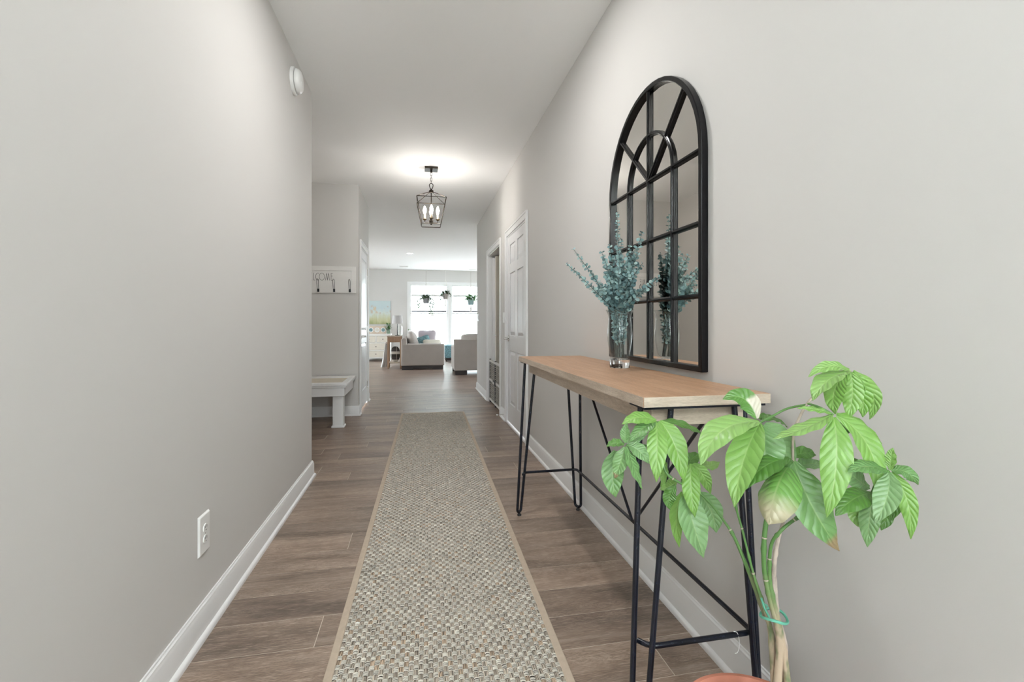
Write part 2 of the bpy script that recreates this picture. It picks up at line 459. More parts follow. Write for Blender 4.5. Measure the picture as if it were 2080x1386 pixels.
def wall(name, *boxes):
    m = MB()
    for b in boxes: m.box(*b)
    return struct(m.build(name, 'wall_paint'))

D1 = (4.195, 5.120); D2 = (5.585, 6.565); DH = 2.045; D3 = (6.03, 6.82)
wall('wall_left', (XL - 0.12, XL, BY, AY0, 0, ZC))
wall('wall_alcove_front', (AX - 0.12, XL - 0.12, AY0 - 0.12, AY0, 0, ZC))
wall('wall_alcove_left', (AX - 0.12, AX, AY0, AY1, 0, ZC))
wall('wall_alcove_back', (AX - 0.12, DX - 0.12, AY1, AY1 + 0.12, 0, ZC))
wall('wall_door_left', (DX - 0.12, DX, AY1, D3[0], 0, ZC), (DX - 0.12, DX, D3[1], DY1, 0, ZC), (DX - 0.12, DX, D3[0], D3[1], DH, ZC))
wall('wall_living_near_left', (LX0, DX - 0.12, DY1 - 0.12, DY1, 0, ZC))
SLY = (10.9, 12.2); SLZ = 2.2  # openings for the unseen sliders added for daylight
for nm, xa, xb in (('wall_living_left', LX0 - 0.12, LX0), ('wall_living_right', LX1, LX1 + 0.12)):
    wall(nm, (xa, xb, (DY1 if xa < 0 else RY1) - 0.12, SLY[0], 0, ZC), (xa, xb, SLY[1], FY + 0.14, 0, ZC), (xa, xb, SLY[0], SLY[1], SLZ, ZC))
wall('wall_right', (XR, XR + 0.12, BY, D1[0], 0, ZC), (XR, XR + 0.12, D1[1], D2[0], 0, ZC), (XR, XR + 0.12, D2[1], RY1, 0, ZC),
     (XR, XR + 0.12, D1[0], D1[1], DH, ZC), (XR, XR + 0.12, D2[0], D2[1], DH, ZC))
wall('wall_living_near_right', (XR + 0.12, LX1, RY1 - 0.12, RY1, 0, ZC))
# closet behind the gated opening
m = MB(); m.box(XR + 0.75, XR + 0.85, D2[0] - 0.2, D2[1] + 0.2, 0, ZC); m.box(XR + 0.12, XR + 0.75, D2[0] - 0.2, D2[0] - 0.1, 0, ZC)
m.box(XR + 0.12, XR + 0.75, D2[1] + 0.1, D2[1] + 0.2, 0, ZC)
struct(m.build('wall_closet', 'closet_tan'))
# far wall with three window openings
WZ0, WZ1 = 0.37, 2.30
WINS = [(-0.265, 0.905), (1.005, 2.175), (2.275, 3.445)]
wx0, wx1 = WINS[0][0] - 0.0, WINS[2][1]
wall('wall_far', (LX0, wx0, FY, FY + 0.14, 0, ZC), (wx1, LX1, FY, FY + 0.14, 0, ZC), (wx0, wx1, FY, FY + 0.14, 0, WZ0), (wx0, wx1, FY, FY + 0.14, WZ1, ZC))
# unseen entry wall behind the camera; door, sidelights and transom added to bring in daylight
wall('wall_back', (XL - 0.12, -0.72, BY - 0.12, BY, 0, ZC), (0.93, XR + 0.12, BY - 0.12, BY, 0, ZC), (-0.72, 0.93, BY - 0.12, BY, 2.62, ZC))
m = MB(); m.box(LX0 - 0.12, LX1 + 0.12, BY - 0.12, FY + 0.14, ZC, ZC + 0.1)
struct(m.build('ceiling', 'ceiling_paint'))

# unseen entry glazing, added for daylight
e = MB()
for x in (-0.72, -0.42, 0.61, 0.88): e.box(x, x + 0.05, BY - 0.10, BY - 0.02, 0, 2.62)
e.box(-0.67, 0.88, BY - 0.10, BY - 0.02, 2.08, 2.14); e.box(-0.67, 0.88, BY - 0.10, BY - 0.02, 2.57, 2.62); e.box(-0.67, 0.88, BY - 0.10, BY - 0.02, 0, 0.12)
eo = struct(e.build('window_4', 'trim_white'))
for a, b, c_, d in ((-0.67, -0.42, 0.12, 2.08), (0.66, 0.88, 0.12, 2.08), (-0.67, 0.88, 2.14, 2.57)):
    MB().box(a, b, BY - 0.065, BY - 0.055, c_, d).build('pane', 'window_glass', eo)
e = MB(); x0, x1 = -0.365, 0.605
e.box(x0, x0 + 0.12, BY - 0.09, BY - 0.045, 0.125, 2.075); e.box(x1 - 0.12, x1, BY - 0.09, BY - 0.045, 0.125, 2.075)
e.box(x0 + 0.12, x1 - 0.12, BY - 0.09, BY - 0.045, 0.125, 0.38); e.box(x0 + 0.12, x1 - 0.12, BY - 0.09, BY - 0.045, 1.95, 2.075)
ed = struct(e.build('door_4', 'door_white', bevel=0.004))
MB().box(x0 + 0.12, x1 - 0.12, BY - 0.08, BY - 0.055, 0.38, 1.95).build('panel', 'door_white', ed)
MB().tube([(x0 + 0.06, BY - 0.04, 1.0), (x0 + 0.06, BY + 0.02, 1.0), (x0 + 0.17, BY + 0.02, 1.0)], 0.009).build('handle', 'nickel', ed, 50)

# floor: slab, then planks as parts
PW = 0.177; PY0 = 1.52 - 17 * PW; PEND = 1.52 + 36 * PW
m = MB()
m.box(LX0 - 0.12, LX1 + 0.12, BY - 0.12, PEND, -0.1, -0.0011); m.box(LX0 - 0.12, LX1 + 0.12, PEND, FY + 0.14, -0.1, -0.0022)
floor = struct(m.build('floor', 'subfloor_seam_glint'))
m = MB(); m.box(LX0, LX1, PEND, FY, -0.002, 0.0); m.box(LX0, XL - 0.005, DY1, PEND, -0.002, 0.0)
m.box(XR, XR + 0.75, D2[0] - 0.2, D2[1] + 0.2, -0.002, -0.0005)
lf = m.build('living_room_boards', 'floor_oak_sheen', floor); lf['kind'] = 'stuff'
lens = [1.22, 0.92, 0.61, 0.42, 0.3]
plank_cache = {}
def plank_mesh(length):
    key = round(length, 3)
    if key not in plank_cache:
        b = bmesh.new()
        bmesh.ops.create_cube(b, size=1.0)
        for v in b.verts: v.co = Vector((v.co.x * (length - 0.0026), v.co.y * (PW - 0.0028), v.co.z * 0.002 - 0.001))
        ed_ = [x for x in b.edges if all(v.co.z > -0.0001 for v in x.verts)]
        bmesh.ops.bevel(b, geom=ed_, offset=0.0006, segments=1, affect='EDGES')
        me = bpy.data.meshes.new('plank'); b.to_mesh(me); b.free(); me.materials.append(M['plank_oak'])
        plank_cache[key] = me
    return plank_cache[key]
rows = int(round((PEND - PY0) / PW))
for r in range(rows):
    ya = PY0 + r * PW; yc = ya + PW / 2
    xa = (AX if (AY0 - 0.01 < yc < AY1) else XL - 0.01) ; xb = XR + 0.004
    if yc > DY1: xa = XL - 0.005
    x = xa; first = True
    cut = [0.36, 0.81, 0.55, 1.05, 0.22, 0.68][r % 6] + 0.05 * ((r * 7) % 5)
    if r == 19: cut = 0.674 - xa                 # joint seen right of the runner
    while x < xb - 0.01:
        ln = cut if first else 1.22
        first = False
        while ln > 1.22: ln -= 0.61
        ln = min(ln, xb - x)
        if xb - (x + ln) < 0.12: ln = xb - x
        o = bpy.data.objects.new('plank', plank_mesh(ln)); COL.objects.link(o); o.parent = floor
        o.location = (x + ln / 2, yc, 0)
        x += ln

# baseboards: swept profile, with shoe moulding as a part
def base_run(name, a, b, nrm, h=0.115, miter=(0, 0)):
    a = Vector((a[0], a[1], 0)); b = Vector((b[0], b[1], 0)); n = Vector((nrm[0], nrm[1], 0)); d = (b - a).normalized()
    prof = [(0, 0), (0.014, 0), (0.014, h * 0.80), (0.011, h * 0.86), (0.010, h * 0.92), (0.006, h * 0.96), (0.005, h), (0, h)]
    shoe = [(0.0142, 0), (0.027, 0), (0.027, 0.008), (0.0245, 0.014), (0.020, 0.018), (0.0142, 0.020)]
    def sweep(pr):
        m = MB(); k = len(pr)
        va = [a + n * u + Vector((0, 0, w)) - d * (u * miter[0]) for u, w in pr]; vb = [b + n * u + Vector((0, 0, w)) + d * (u * miter[1]) for u, w in pr]
        fs = [tuple(range(k)), tuple(range(k, 2 * k))] + [(i, (i + 1) % k, (i + 1) % k + k, i + k) for i in range(k)]
        return m.add(va + vb, fs)
    o = struct(sweep(prof).build(name, 'trim_white', smooth=25))
    sweep(shoe).build('shoe_moulding', 'trim_white', o, smooth=40)
    return o
CW = 0.066
base_run('baseboard_left', (XL, BY), (XL, AY0), (1, 0), miter=(0, 1))
base_run('baseboard_alcove_front', (AX, AY0), (XL, AY0), (0, 1), miter=(0, 1))
base_run('baseboard_alcove_left', (AX, AY0), (AX, AY1), (1, 0))
base_run('baseboard_alcove_back', (AX, AY1), (DX, AY1), (0, -1), miter=(0, 1))
base_run('baseboard_door_near', (DX, AY1), (DX, D3[0] - CW), (1, 0), miter=(1, 0))
base_run('baseboard_door_far', (DX, D3[1] + CW), (DX, DY1), (1, 0), miter=(0, 1))
base_run('baseboard_right_near', (XR, BY), (XR, D1[0] - CW), (-1, 0))
base_run('baseboard_right_middle', (XR, D1[1] + CW), (XR, D2[0] - CW), (-1, 0))
base_run('baseboard_right_far', (XR, D2[1] + CW), (XR, RY1), (-1, 0), miter=(0, 1))
base_run('baseboard_living_near_right', (XR, RY1), (LX1, RY1), (0, 1), miter=(1, 0))
base_run('baseboard_living_near_left', (LX0, DY1), (DX, DY1), (0, 1), miter=(0, 1))
base_run('baseboard_far', (LX0, FY), (LX1, FY), (0, -1))
base_run('baseboard_living_left', (LX0, DY1), (LX0, FY), (1, 0))
base_run('baseboard_living_right', (LX1, RY1), (LX1, FY), (-1, 0))

# door casings: side u across the opening (along +Y), w outwards from the wall
def casing(name, xw, sgn, y0, y1, h, depth=0.12):
    xf = lambda p: (xw + sgn * p[1], p[0], p[2])
    m = MB(xf); c = CW
    for (a, b) in ((y0 - c, y0), (y1, y1 + c)): m.box(a, b, 0, 0.016, 0, h)
    m.box(y0 - c, y1 + c, 0, 0.0165, h, h + c)
    o = struct(m.build(name, 'trim_white', bevel=0.004))
    m = MB(xf)
    for (a, b) in ((y0 - c - 0.003, y0 - c + 0.016), (y1 + c - 0.016, y1 + c + 0.003)): m.box(a, b, 0, 0.023, 0, h + c + 0.003)
    m.box(y0 - c + 0.016, y1 + c - 0.016, 0, 0.0232, h + c - 0.016, h + c + 0.003)
    m.build('back_band', 'trim_white', o, bevel=0.004)
    m = MB(xf)                                   # jambs lining the opening
    m.box(y0 - 0.001, y0 + 0.014, -depth, 0.004, 0, h); m.box(y1 - 0.014, y1 + 0.001, -depth, 0.004, 0, h); m.box(y0 + 0.014, y1 - 0.014, -depth, 0.004, h - 0.014, h + 0.001)
    m.build('jamb', 'trim_white', o)
    return o
casing('trim_1', XR, -1, D1[0], D1[1], DH)
casing('trim_2', XR, -1, D2[0], D2[1], DH)
casing('trim_3', DX, 1, D3[0], D3[1], DH)

def panel_door(name, xw, sgn, y0, y1, z0, z1, cols, rws, stile, hinge_y, handle, hinge_z):
    """xw: plane of the door face; panels given as col ranges x row ranges"""
    xf = lambda p: (xw + sgn * p[1], p[0], p[2])
    root = struct(MB(xf).box(y0, y1, -0.035, -0.011, z0, z1).build(name, 'door_white'))
    ys = [y0] + [c for r in cols for c in r] + [y1]
    for i in range(0, len(ys), 2):
        MB(xf).box(ys[i], ys[i + 1], -0.0105, 0, z0, z1).build('stile', 'door_white', root, bevel=0.0025)
    zs = [z0] + [c for r in rws for c in r] + [z1]
    for (ca, cb) in cols:
        for i in range(0, len(zs), 2):
            MB(xf).box(ca, cb, -0.0105, -0.0003, zs[i], zs[i + 1]).build('rail', 'door_white', root, bevel=0.0025)
        for (ra, rb) in rws:
            MB(xf).frustum((ca + 0.008, cb - 0.008, ra + 0.008, rb - 0.008), (ca + 0.04, cb - 0.04, ra + 0.04, rb - 0.04), -0.0108, -0.002).build('panel', 'door_white', root)
    for hz in hinge_z:
        h = MB(xf).box(hinge_y - 0.016, hinge_y + 0.012, 0.0, 0.003, hz - 0.045, hz + 0.045).tube([(hinge_y, 0.005, hz - 0.048), (hinge_y, 0.005, hz + 0.048)], 0.006)
        h.build('hinge', 'nickel', root, 40)
    hy, hz, hd = handle
    h = MB(xf).lathe([(0, 0), (0.032, 0), (0.032, 0.006), (0.026, 0.010), (0.013, 0.012), (0.011, 0.045), (0, 0.045)], (hy, 0, hz), 20, 'y')
    h.tube(smooth_path([(hy, 0.045, hz), (hy + hd * 0.03, 0.052, hz + 0.002), (hy + hd * 0.07, 0.05, hz - 0.002), (hy + hd * 0.115, 0.045, hz - 0.006)], 4), [0.010] * 5 + [0.008] * 5 + [0.007] * 3)
    h.build('handle', 'nickel', root, 45)
    return root
panel_door('door_1', XR - 0.002, -1, D1[0] + 0.016, D1[1] - 0.016, 0.03, DH - 0.016,
           [(D1[0] + 0.13, D1[0] + 0.41), (D1[0] + 0.515, D1[1] - 0.13)], [(0.235, 0.80), (0.965, 1.63), (1.73, 1.935)], 0.1,
           D1[0] + 0.012, (D1[1] - 0.075, 0.93, -1), (0.25, 1.02, 1.80))
panel_door('door_3', DX + 0.002, 1, D3[0] + 0.016, D3[1] - 0.016, 0.025, DH - 0.016,
           [(D3[0] + 0.13, D3[1] - 0.13)], [(0.24, 0.84), (1.0, 1.92)], 0.1, D3[1] - 0.012, (D3[0] + 0.075, 0.93, 1), (0.25, 1.02, 1.80))
MB().box(XR - 0.018, XR + 0.1, D1[0] - 0.0, D1[1], 0, 0.022).build('threshold', 'trim_white', bpy.data.objects['trim_1'], bevel=0.004)

# folded closet doors inside the second opening
root = struct(MB().box(XR + 0.045, XR + 0.075, D2[1] - 0.065, D2[1] - 0.03, 0.02, 2.0).build('door_2', 'door_white', bevel=0.003))
m = MB(); m.poly_extrude([(XR + 0.05, D2[1] - 0.07, 0.02), (XR + 0.34, D2[1] - 0.15, 0.02), (XR + 0.33, D2[1] - 0.178, 0.02), (XR + 0.04, D2[1] - 0.098, 0.02)], (0, 0, 1.98))
lf1 = m.build('leaf', 'door_white', root, bevel=0.003)
m = MB(); m.poly_extrude([(XR + 0.34, D2[1] - 0.19, 0.02), (XR + 0.05, D2[1] - 0.26, 0.02), (XR + 0.058, D2[1] - 0.288, 0.02), (XR + 0.348, D2[1] - 0.218, 0.02)], (0, 0, 1.98))
lf2 = m.build('leaf', 'dresser_beige', root, bevel=0.003)
MB().lathe([(0, 0), (0.008, 0), (0.007, 0.014), (0.015, 0.022), (0.014, 0.032), (0, 0.036)], (XR + 0.062, D2[1] - 0.291, 0.93), 14, 'y').build('knob', 'nickel', lf2, 50).scale = (1, 1, 1)
tag(MB().puff((XR + 0.5, D2[0] + 0.38, 0.62), 0.16, 0.20, 0.62, e=0.5).build('garment_bag', 'bag_black', smooth=60), 'black bag standing inside the closet behind the pet gate', 'bag')

# ------------------------------------------------------------------ windows
for i, (a, b) in enumerate(WINS):
    m = MB(); t = 0.045; ya, yb = FY + 0.03, FY + 0.10
    m.box(a, a + t, ya, yb, WZ0, WZ1); m.box(b - t, b, ya, yb, WZ0, WZ1); m.box(a + t, b - t, ya, yb, WZ0, WZ0 + t); m.box(a + t, b - t, ya, yb, WZ1 - t, WZ1)
    w = struct(m.build('window_%d' % (i + 1), 'trim_white', bevel=0.003))
    zm = 1.40
    m = MB(); m.box(a + t, b - t, ya + 0.012, yb - 0.02, zm - 0.02, zm + 0.02); m.build('meeting_rail', 'trim_white', w)
    m = MB(); m.box(a + t, b - t, FY + 0.055, FY + 0.061, WZ0 + t, zm - 0.02); m.build('pane', 'dimming_glass', w)
    m = MB(); m.box(a + t, b - t, FY + 0.068, FY + 0.074, zm + 0.02, WZ1 - t); m.build('pane', 'dimming_glass', w)
    s = thing('window_shade', ['white pleated shade half lowered in the window behind the ivy pot', 'white pleated shade half lowered in the window beside the palm', 'white pleated shade in the window hidden past the hall corner'][i], 'window shade', ((a + b) / 2, FY, 1.48))
    m = MB(); m.box(a + 0.05, b - 0.05, FY + 0.005, FY + 0.028, 1.925, 1.985); m.build('head_rail', 'trim_white', s, bevel=0.003)
    m = MB(); m.box(a + 0.05, b - 0.05, FY + 0.004, FY + 0.026, 1.44, 1.485); m.build('bottom_rail', 'pot_grey', s, bevel=0.003)
    k = 24; vs = []
    for j in range(k + 1):
        z = 1.485 + (1.925 - 1.485) * j / k; y = FY + (0.010 if j % 2 else 0.020)
        vs += [(a + 0.05, y, z), (b - 0.05, y, z)]
    MB().add(vs, [(2 * j, 2 * j + 1, 2 * j + 3, 2 * j + 2) for j in range(k)]).build('shade_cloth', 'shade_fabric', s)
# unseen sliding glass doors added in the living-room side walls for more daylight
for i, xc in enumerate((LX0 - 0.06, LX1 + 0.06)):
    m = MB(); ym = (SLY[0] + SLY[1]) / 2
    for y in (SLY[0], ym - 0.03, SLY[1] - 0.06): m.box(xc - 0.03, xc + 0.03, y, y + 0.06, 0.0, SLZ)
    m.box(xc - 0.03, xc + 0.03, SLY[0] + 0.06, SLY[1] - 0.06, 0.0, 0.08); m.box(xc - 0.03, xc + 0.03, SLY[0] + 0.06, SLY[1] - 0.06, SLZ - 0.06, SLZ)
    w = struct(m.build('door_%d' % (5 + i), 'trim_white'))
    for (a, b) in ((SLY[0] + 0.06, ym - 0.03), (ym + 0.03, SLY[1] - 0.06)):
        MB().box(xc - 0.004, xc + 0.004, a, b, 0.08, SLZ - 0.06).build('pane', 'window_glass', w)
# mullion posts and casing round the run of windows
m = MB()
m.box(wx0 - 0.075, wx0, FY - 0.02, FY, WZ0 - 0.0, WZ1 + 0.075); m.box(wx1, wx1 + 0.075, FY - 0.02, FY, WZ0, WZ1 + 0.075); m.box(wx0, wx1, FY - 0.0205, FY, WZ1, WZ1 + 0.075)
tr = struct(m.build('trim_4', 'trim_white', bevel=0.004))
for (a, b) in ((WINS[0][1], WINS[1][0]), (WINS[1][1], WINS[2][0])):
    MB().box(a, b, FY - 0.02, FY + 0.11, WZ0, WZ1).build('mullion', 'trim_white', tr, bevel=0.004)
MB().box(wx0 - 0.11, wx1 + 0.11, FY - 0.055, FY + 0.03, WZ0 - 0.03, WZ0).build('window_sill', 'trim_white', tr, bevel=0.006)
MB().box(wx0 - 0.075, wx1 + 0.075, FY - 0.018, FY, WZ0 - 0.10, WZ0 - 0.03).build('apron', 'trim_white', tr, bevel=0.004)

# ------------------------------------------------------------------ outdoors
m = MB(); m.box(-40, 45, FY + 0.15, 60, -0.45, -0.31)
tag(m.build('lawn', 'lawn'), 'green lawn outside beyond the living room windows', 'lawn', kind='stuff')
m = MB(); m.box(-30, 30, -30, BY - 0.13, -0.35, -0.25)
struct(m.build('ground_front', 'lawn'))
plain('concrete', (0.70, 0.70, 0.69), 0.9, nscale=4, namt=0.06)  # pale paving added outdoors to bounce daylight up to the ceiling
for k, bx_ in enumerate(((-8.0, 12.0, FY + 0.15, FY + 16.0), (LX0 - 4.5, LX0 - 0.13, 8.5, 14.5), (LX1 + 0.13, LX1 + 4.5, 8.5, 14.5), (-2.5, 2.5, -5.0, BY - 0.13))):
    struct(MB().box(*bx_, -0.25, -0.02).build(('bounce_patio_floor', 'bounce_terrace_floor_left', 'bounce_terrace_floor_right', 'porch_floor')[k], 'concrete'))
def tree(x, y, h, r, label, seed):
    rnd = random.Random(seed)
    t = thing('yard_tree', label, 'tree', (x, y, -0.25), 'trees beyond the windows')
    MB().tube(smooth_path([(x, y, -0.25), (x + 0.1, y, h * 0.4), (x - 0.1, y, h * 0.75)], 4), [0.2, .19, .18, .17, .15, .13, .11, .09, .06]).build('trunk', 'bark', t, 50)
    m = MB()
    for i in range(5200):
        d = Vector((rnd.gauss(0, 1), rnd.gauss(0, 1), rnd.gauss(0, 1))).normalized() * (rnd.random() ** 0.45)
        c = Vector((x + d.x * r, y + d.y * r, h * 0.72 + d.z * h * 0.36)); s = 0.05 + rnd.random() * 0.06
        u = Vector((rnd.gauss(0, 1), rnd.gauss(0, 1), rnd.gauss(0, 1))).normalized(); w = u.orthogonal().normalized()
        m.add([c - u * s, c + w * s * .5, c + u * s, c - w * s * .5], [(0, 1, 2, 3)])
    f = m.build('foliage', 'tree_leaf', t); f['kind'] = 'stuff'
tree(-1.5, 25, 6.2, 2.6, 'pale leafy tree seen at top left of the first window', 3)
tree(0.9, 34, 8.0, 2.8, 'pale leafy tree seen between the two hanging pots', 5)
tree(3.6, 27, 6.8, 3.0, 'pale leafy tree seen at top of the second window', 4)

# ------------------------------------------------------------------ runner rug
RW, RL = 0.757, 4.92
rug = thing('runner_rug', 'woven seagrass runner rug with beige cloth binding on the hall floor', 'rug', (0.081, 0.93, 0.0))
rug.rotation_euler = (0, 0, -math.atan(0.01935))
B = 0.027
def weave():
    rng = np.random.default_rng(5)
    cx, cy = 0.0152, 0.0215
    nx = int((RW - 2 * B + 0.004) / cx); ny = int((RL - 2 * B + 0.004) / cy)
    cx = (RW - 2 * B + 0.004) / nx; cy = (RL - 2 * B + 0.004) / ny
    V = []; C = []
    tl = np.linspace(0, 1, 5); ang = np.array([-1.25, -0.45, 0.45, 1.25])
    for kind, ns in ((0, 4), (1, 5)):
        I, J, S = np.meshgrid(np.arange(nx), np.arange(ny), np.arange(ns), indexing='ij')
        ok = ((I + J) % 2 == kind); I, J, S = I[ok], J[ok], S[ok]; n = len(I)
        x0 = -RW / 2 + B - 0.002 + I * cx; y0 = B - 0.002 + J * cy
        jit = rng.normal(0, 1, (n, 4))
        if kind == 0:    # pale strands lying across the runner
            ln, ac = cx, cy; s0 = x0; a0 = y0; base = np.array([0.62, 0.595, 0.53]); hgt = 0.0050; over = 0.02
        else:            # thinner brown-grey strands along the runner
            ln, ac = cy, cx; s0 = y0; a0 = x0; base = np.array([0.47, 0.41, 0.335]); hgt = 0.0048; over = 0.06
        w = ac / ns * (0.44 if kind == 0 else 0.42)
        u = s0[:, None] - over * ln + tl[None, :] * ln * (1 + 2 * over)
        slope = jit[:, 0] * ac * 0.05
        acr = a0[:, None] + (S[:, None] + 0.5) * ac / ns + jit[:, 1:2] * ac * 0.025 + slope[:, None] * (tl[None, :] - 0.5)
        h = 0.0012 + (hgt + jit[:, 2:3] * 0.0006) * np.sin(np.pi * (0.06 + 0.88 * tl))[None, :] ** 0.45
        P = np.zeros((n, 5, 4, 3))
        la = u[:, :, None] + 0 * ang; aa = acr[:, :, None] + np.sin(ang)[None, None, :] * w; zz = h[:, :, None] - w * 0.8 * (1 - np.cos(ang))[None, None, :]
        if kind == 0: P[..., 0] = la; P[..., 1] = aa
        else: P[..., 1] = la; P[..., 0] = aa
        P[..., 2] = np.maximum(zz, 0.0006)
        V.append(P.reshape(-1, 3))
        cellv = 1 + 0.06 * rng.normal(0, 1, (nx, ny))[I, J] ; sv = 1 + (0.13 if kind == 0 else 0.2) * jit[:, 3]
        warm = (rng.random((nx, ny)) < 0.14)[I, J] & (kind == 1)
        col = base[None, :] * (cellv * sv)[:, None]
        col[warm] *= np.array([1.08, 0.95, 0.84])
        c = np.ones((n, 20, 4)); c[:, :, :3] = np.clip(col, 0.02, 0.85)[:, None, :]
        C.append(c.reshape(-1, 4))
    V = np.concatenate(V); C = np.concatenate(C); ns = len(V) // 20
    q = np.array([[i * 4 + k, i * 4 + k + 1, (i + 1) * 4 + k + 1, (i + 1) * 4 + k] for i in range(4) for k in range(3)])
    Fq = (q[None] + (np.arange(ns) * 20)[:, None, None]).reshape(-1, 4)
    me = bpy.data.meshes.new('weave')
    me.vertices.add(len(V)); me.vertices.foreach_set('co', V.astype(np.float32).ravel())
    me.loops.add(Fq.size); me.loops.foreach_set('vertex_index', Fq.astype(np.int32).ravel())
    me.polygons.add(len(Fq)); me.polygons.foreach_set('loop_start', np.arange(0, Fq.size, 4, dtype=np.int32))
    me.polygons.foreach_set('use_smooth', np.ones(len(Fq), dtype=bool))
    me.update(); me.validate()
    a = me.color_attributes.new('strand', 'FLOAT_COLOR', 'POINT'); a.data.foreach_set('color', C.astype(np.float32).ravel())
    me.materials.append(M['seagrass'])
    o = bpy.data.objects.new('weave', me); COL.objects.link(o); o.parent = rug; o['kind'] = 'stuff'
weave()
MB().box(-RW / 2 + 0.004, RW / 2 - 0.004, 0.004, RL - 0.004, 0.0006, 0.0016).build('backing', 'rug_back', rug, local=True)
for (a, b, c_, d) in ((-RW / 2, -RW / 2 + B, 0, RL), (RW / 2 - B, RW / 2, 0, RL), (-RW / 2 + B, RW / 2 - B, 0, B), (-RW / 2 + B, RW / 2 - B, RL - B, RL)):
    MB().box(a, b, c_, d, 0.0003, 0.0075).build('binding', 'rug_binding', rug, local=True, bevel=0.003)

# ------------------------------------------------------------------ console table
TX0, TX1, TY0, TY1, TZ = 0.566, 0.938, 1.122, 2.655, 0.905
tb = thing('console_table', 'oak topped console table with black hairpin legs against the right wall', 'console table', ((TX0 + TX1) / 2, (TY0 + TY1) / 2, 0))
MB().box(TX0, TX1, TY0, TY1, TZ - 0.027, TZ).build('table_top', 'table_oak', tb, bevel=0.0025)
MB().box(TX0 - 0.0006, TX0 + 0.004, TY0 + 0.002, TY1 - 0.002, TZ - 0.0266, TZ - 0.0008).build('edge_band', 'table_limed', tb)
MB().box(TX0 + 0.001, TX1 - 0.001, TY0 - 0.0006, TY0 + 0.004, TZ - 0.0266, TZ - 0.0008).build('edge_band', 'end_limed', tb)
AXa, AXb, AYa, AYb, AZ = 0.614, 0.892, 1.172, 2.605, 0.818
MB().box(AXa, AXa + 0.018, AYa + 0.018, AYb - 0.018, AZ, TZ - 0.028).build('apron', 'table_limed', tb, bevel=0.0015)
MB().box(AXb - 0.018, AXb, AYa + 0.018, AYb - 0.018, AZ, TZ - 0.028).build('apron', 'table_limed', tb, bevel=0.0015)
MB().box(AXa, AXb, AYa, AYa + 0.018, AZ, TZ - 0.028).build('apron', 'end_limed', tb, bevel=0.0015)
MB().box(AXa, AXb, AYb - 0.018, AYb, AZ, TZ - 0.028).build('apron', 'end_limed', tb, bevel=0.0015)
def hairpin(foot, d, topA, topB):
    """U rod: from topA down round the foot and up to topB; d = direction across the U"""
    f = Vector((foot[0], foot[1], 0)); d = Vector((d[0], d[1], 0)).normalized(); r = 0.019
    pts = [Vector(topA)]
    bot = [f - d * r * math.cos(t) + Vector((0, 0, 0.040 - r * math.sin(t))) for t in [PI * k / 8 for k in range(9)]]
    a = bot[0]; pts += [Vector(topA).lerp(a, k / 4) for k in range(1, 4)] + bot
    b = bot[-1]; pts += [b.lerp(Vector(topB), k / 4) for k in range(1, 5)]
    o = MB().tube(pts, 0.0078, 12).build('leg', 'black_metal', tb, 60)
    MB().lathe([(0, 0), (0.011, 0), (0.0125, 0.005), (0.0095, 0.010), (0.006, 0.012), (0.006, 0.018), (0.009, 0.020), (0.009, 0.023), (0, 0.024)], (f.x, f.y, 0.0), 16).build('foot_glide', 'rubber', o, 50)
zt = TZ - 0.030
hairpin((0.563, 1.146), (1, -1), (0.590, 1.188, zt), (0.660, 1.152, zt))
hairpin((0.563, 2.632), (1, 1), (0.586, 2.585, zt), (0.655, 2.622, zt))
hairpin((0.916, 2.640), (1, -1), (0.842, 2.622, zt), (0.908, 2.585, zt))
hairpin((0.916, 1.140), (1, 1), (0.848, 1.152, zt), (0.908, 1.192, zt))
for (ya, yb, yc_) in ((TY0 + 0.008, TY0 + 0.05, TY0 + 0.10), (TY1 - 0.05, TY1 - 0.008, TY1 - 0.10)):
    m = MB().box(TX0 + 0.006, TX1 - 0.01, ya, yb, TZ - 0.034, TZ - 0.0272)
    m.box(TX0 + 0.008, TX0 + 0.036, min(yb, yc_) if yc_ > ya else yc_, yc_ if yc_ > ya else ya, TZ - 0.034, TZ - 0.0272)
    m.build('mounting_plate', 'black_metal', tb)
def rounded(pts, r, n=5):
    out = [Vector(pts[0])]
    for i in range(1, len(pts) - 1):
        p = Vector(pts[i]); a = (Vector(pts[i - 1]) - p).normalized() * r; b = (Vector(pts[i + 1]) - p).normalized() * r
        out += bezier(p + a, p, p + b, n)
    return out + [Vector(pts[-1])]
zs = 0.243
MB().tube(rounded([(0.578, 2.598, zs), (0.585, 2.632, zs), (0.905, 2.632, zs), (0.905, 1.150, zs), (0.600, 1.150, zs), (0.578, 1.180, zs)], 0.025), 0.0072, 12).build('stretcher', 'black_metal', tb, 60)
MB().tube([(0.900, 1.888, 0.246), (0.885, 2.50, zt)], 0.0062, 10).build('brace', 'black_metal', tb, 60)
MB().tube([(0.900, 1.876, 0.246), (0.885, 1.262, zt)], 0.0062, 10).build('brace', 'black_metal', tb, 60)
MB().tube(smooth_path([(0.845, 1.150, 0.252), (0.853, 1.145, 0.25), (0.858, 1.143, 0.225), (0.853, 1.143, 0.20), (0.845, 1.144, 0.196)], 4), 0.0009, 5).build('plastic_tag_loop', 'thread', tb, 60)

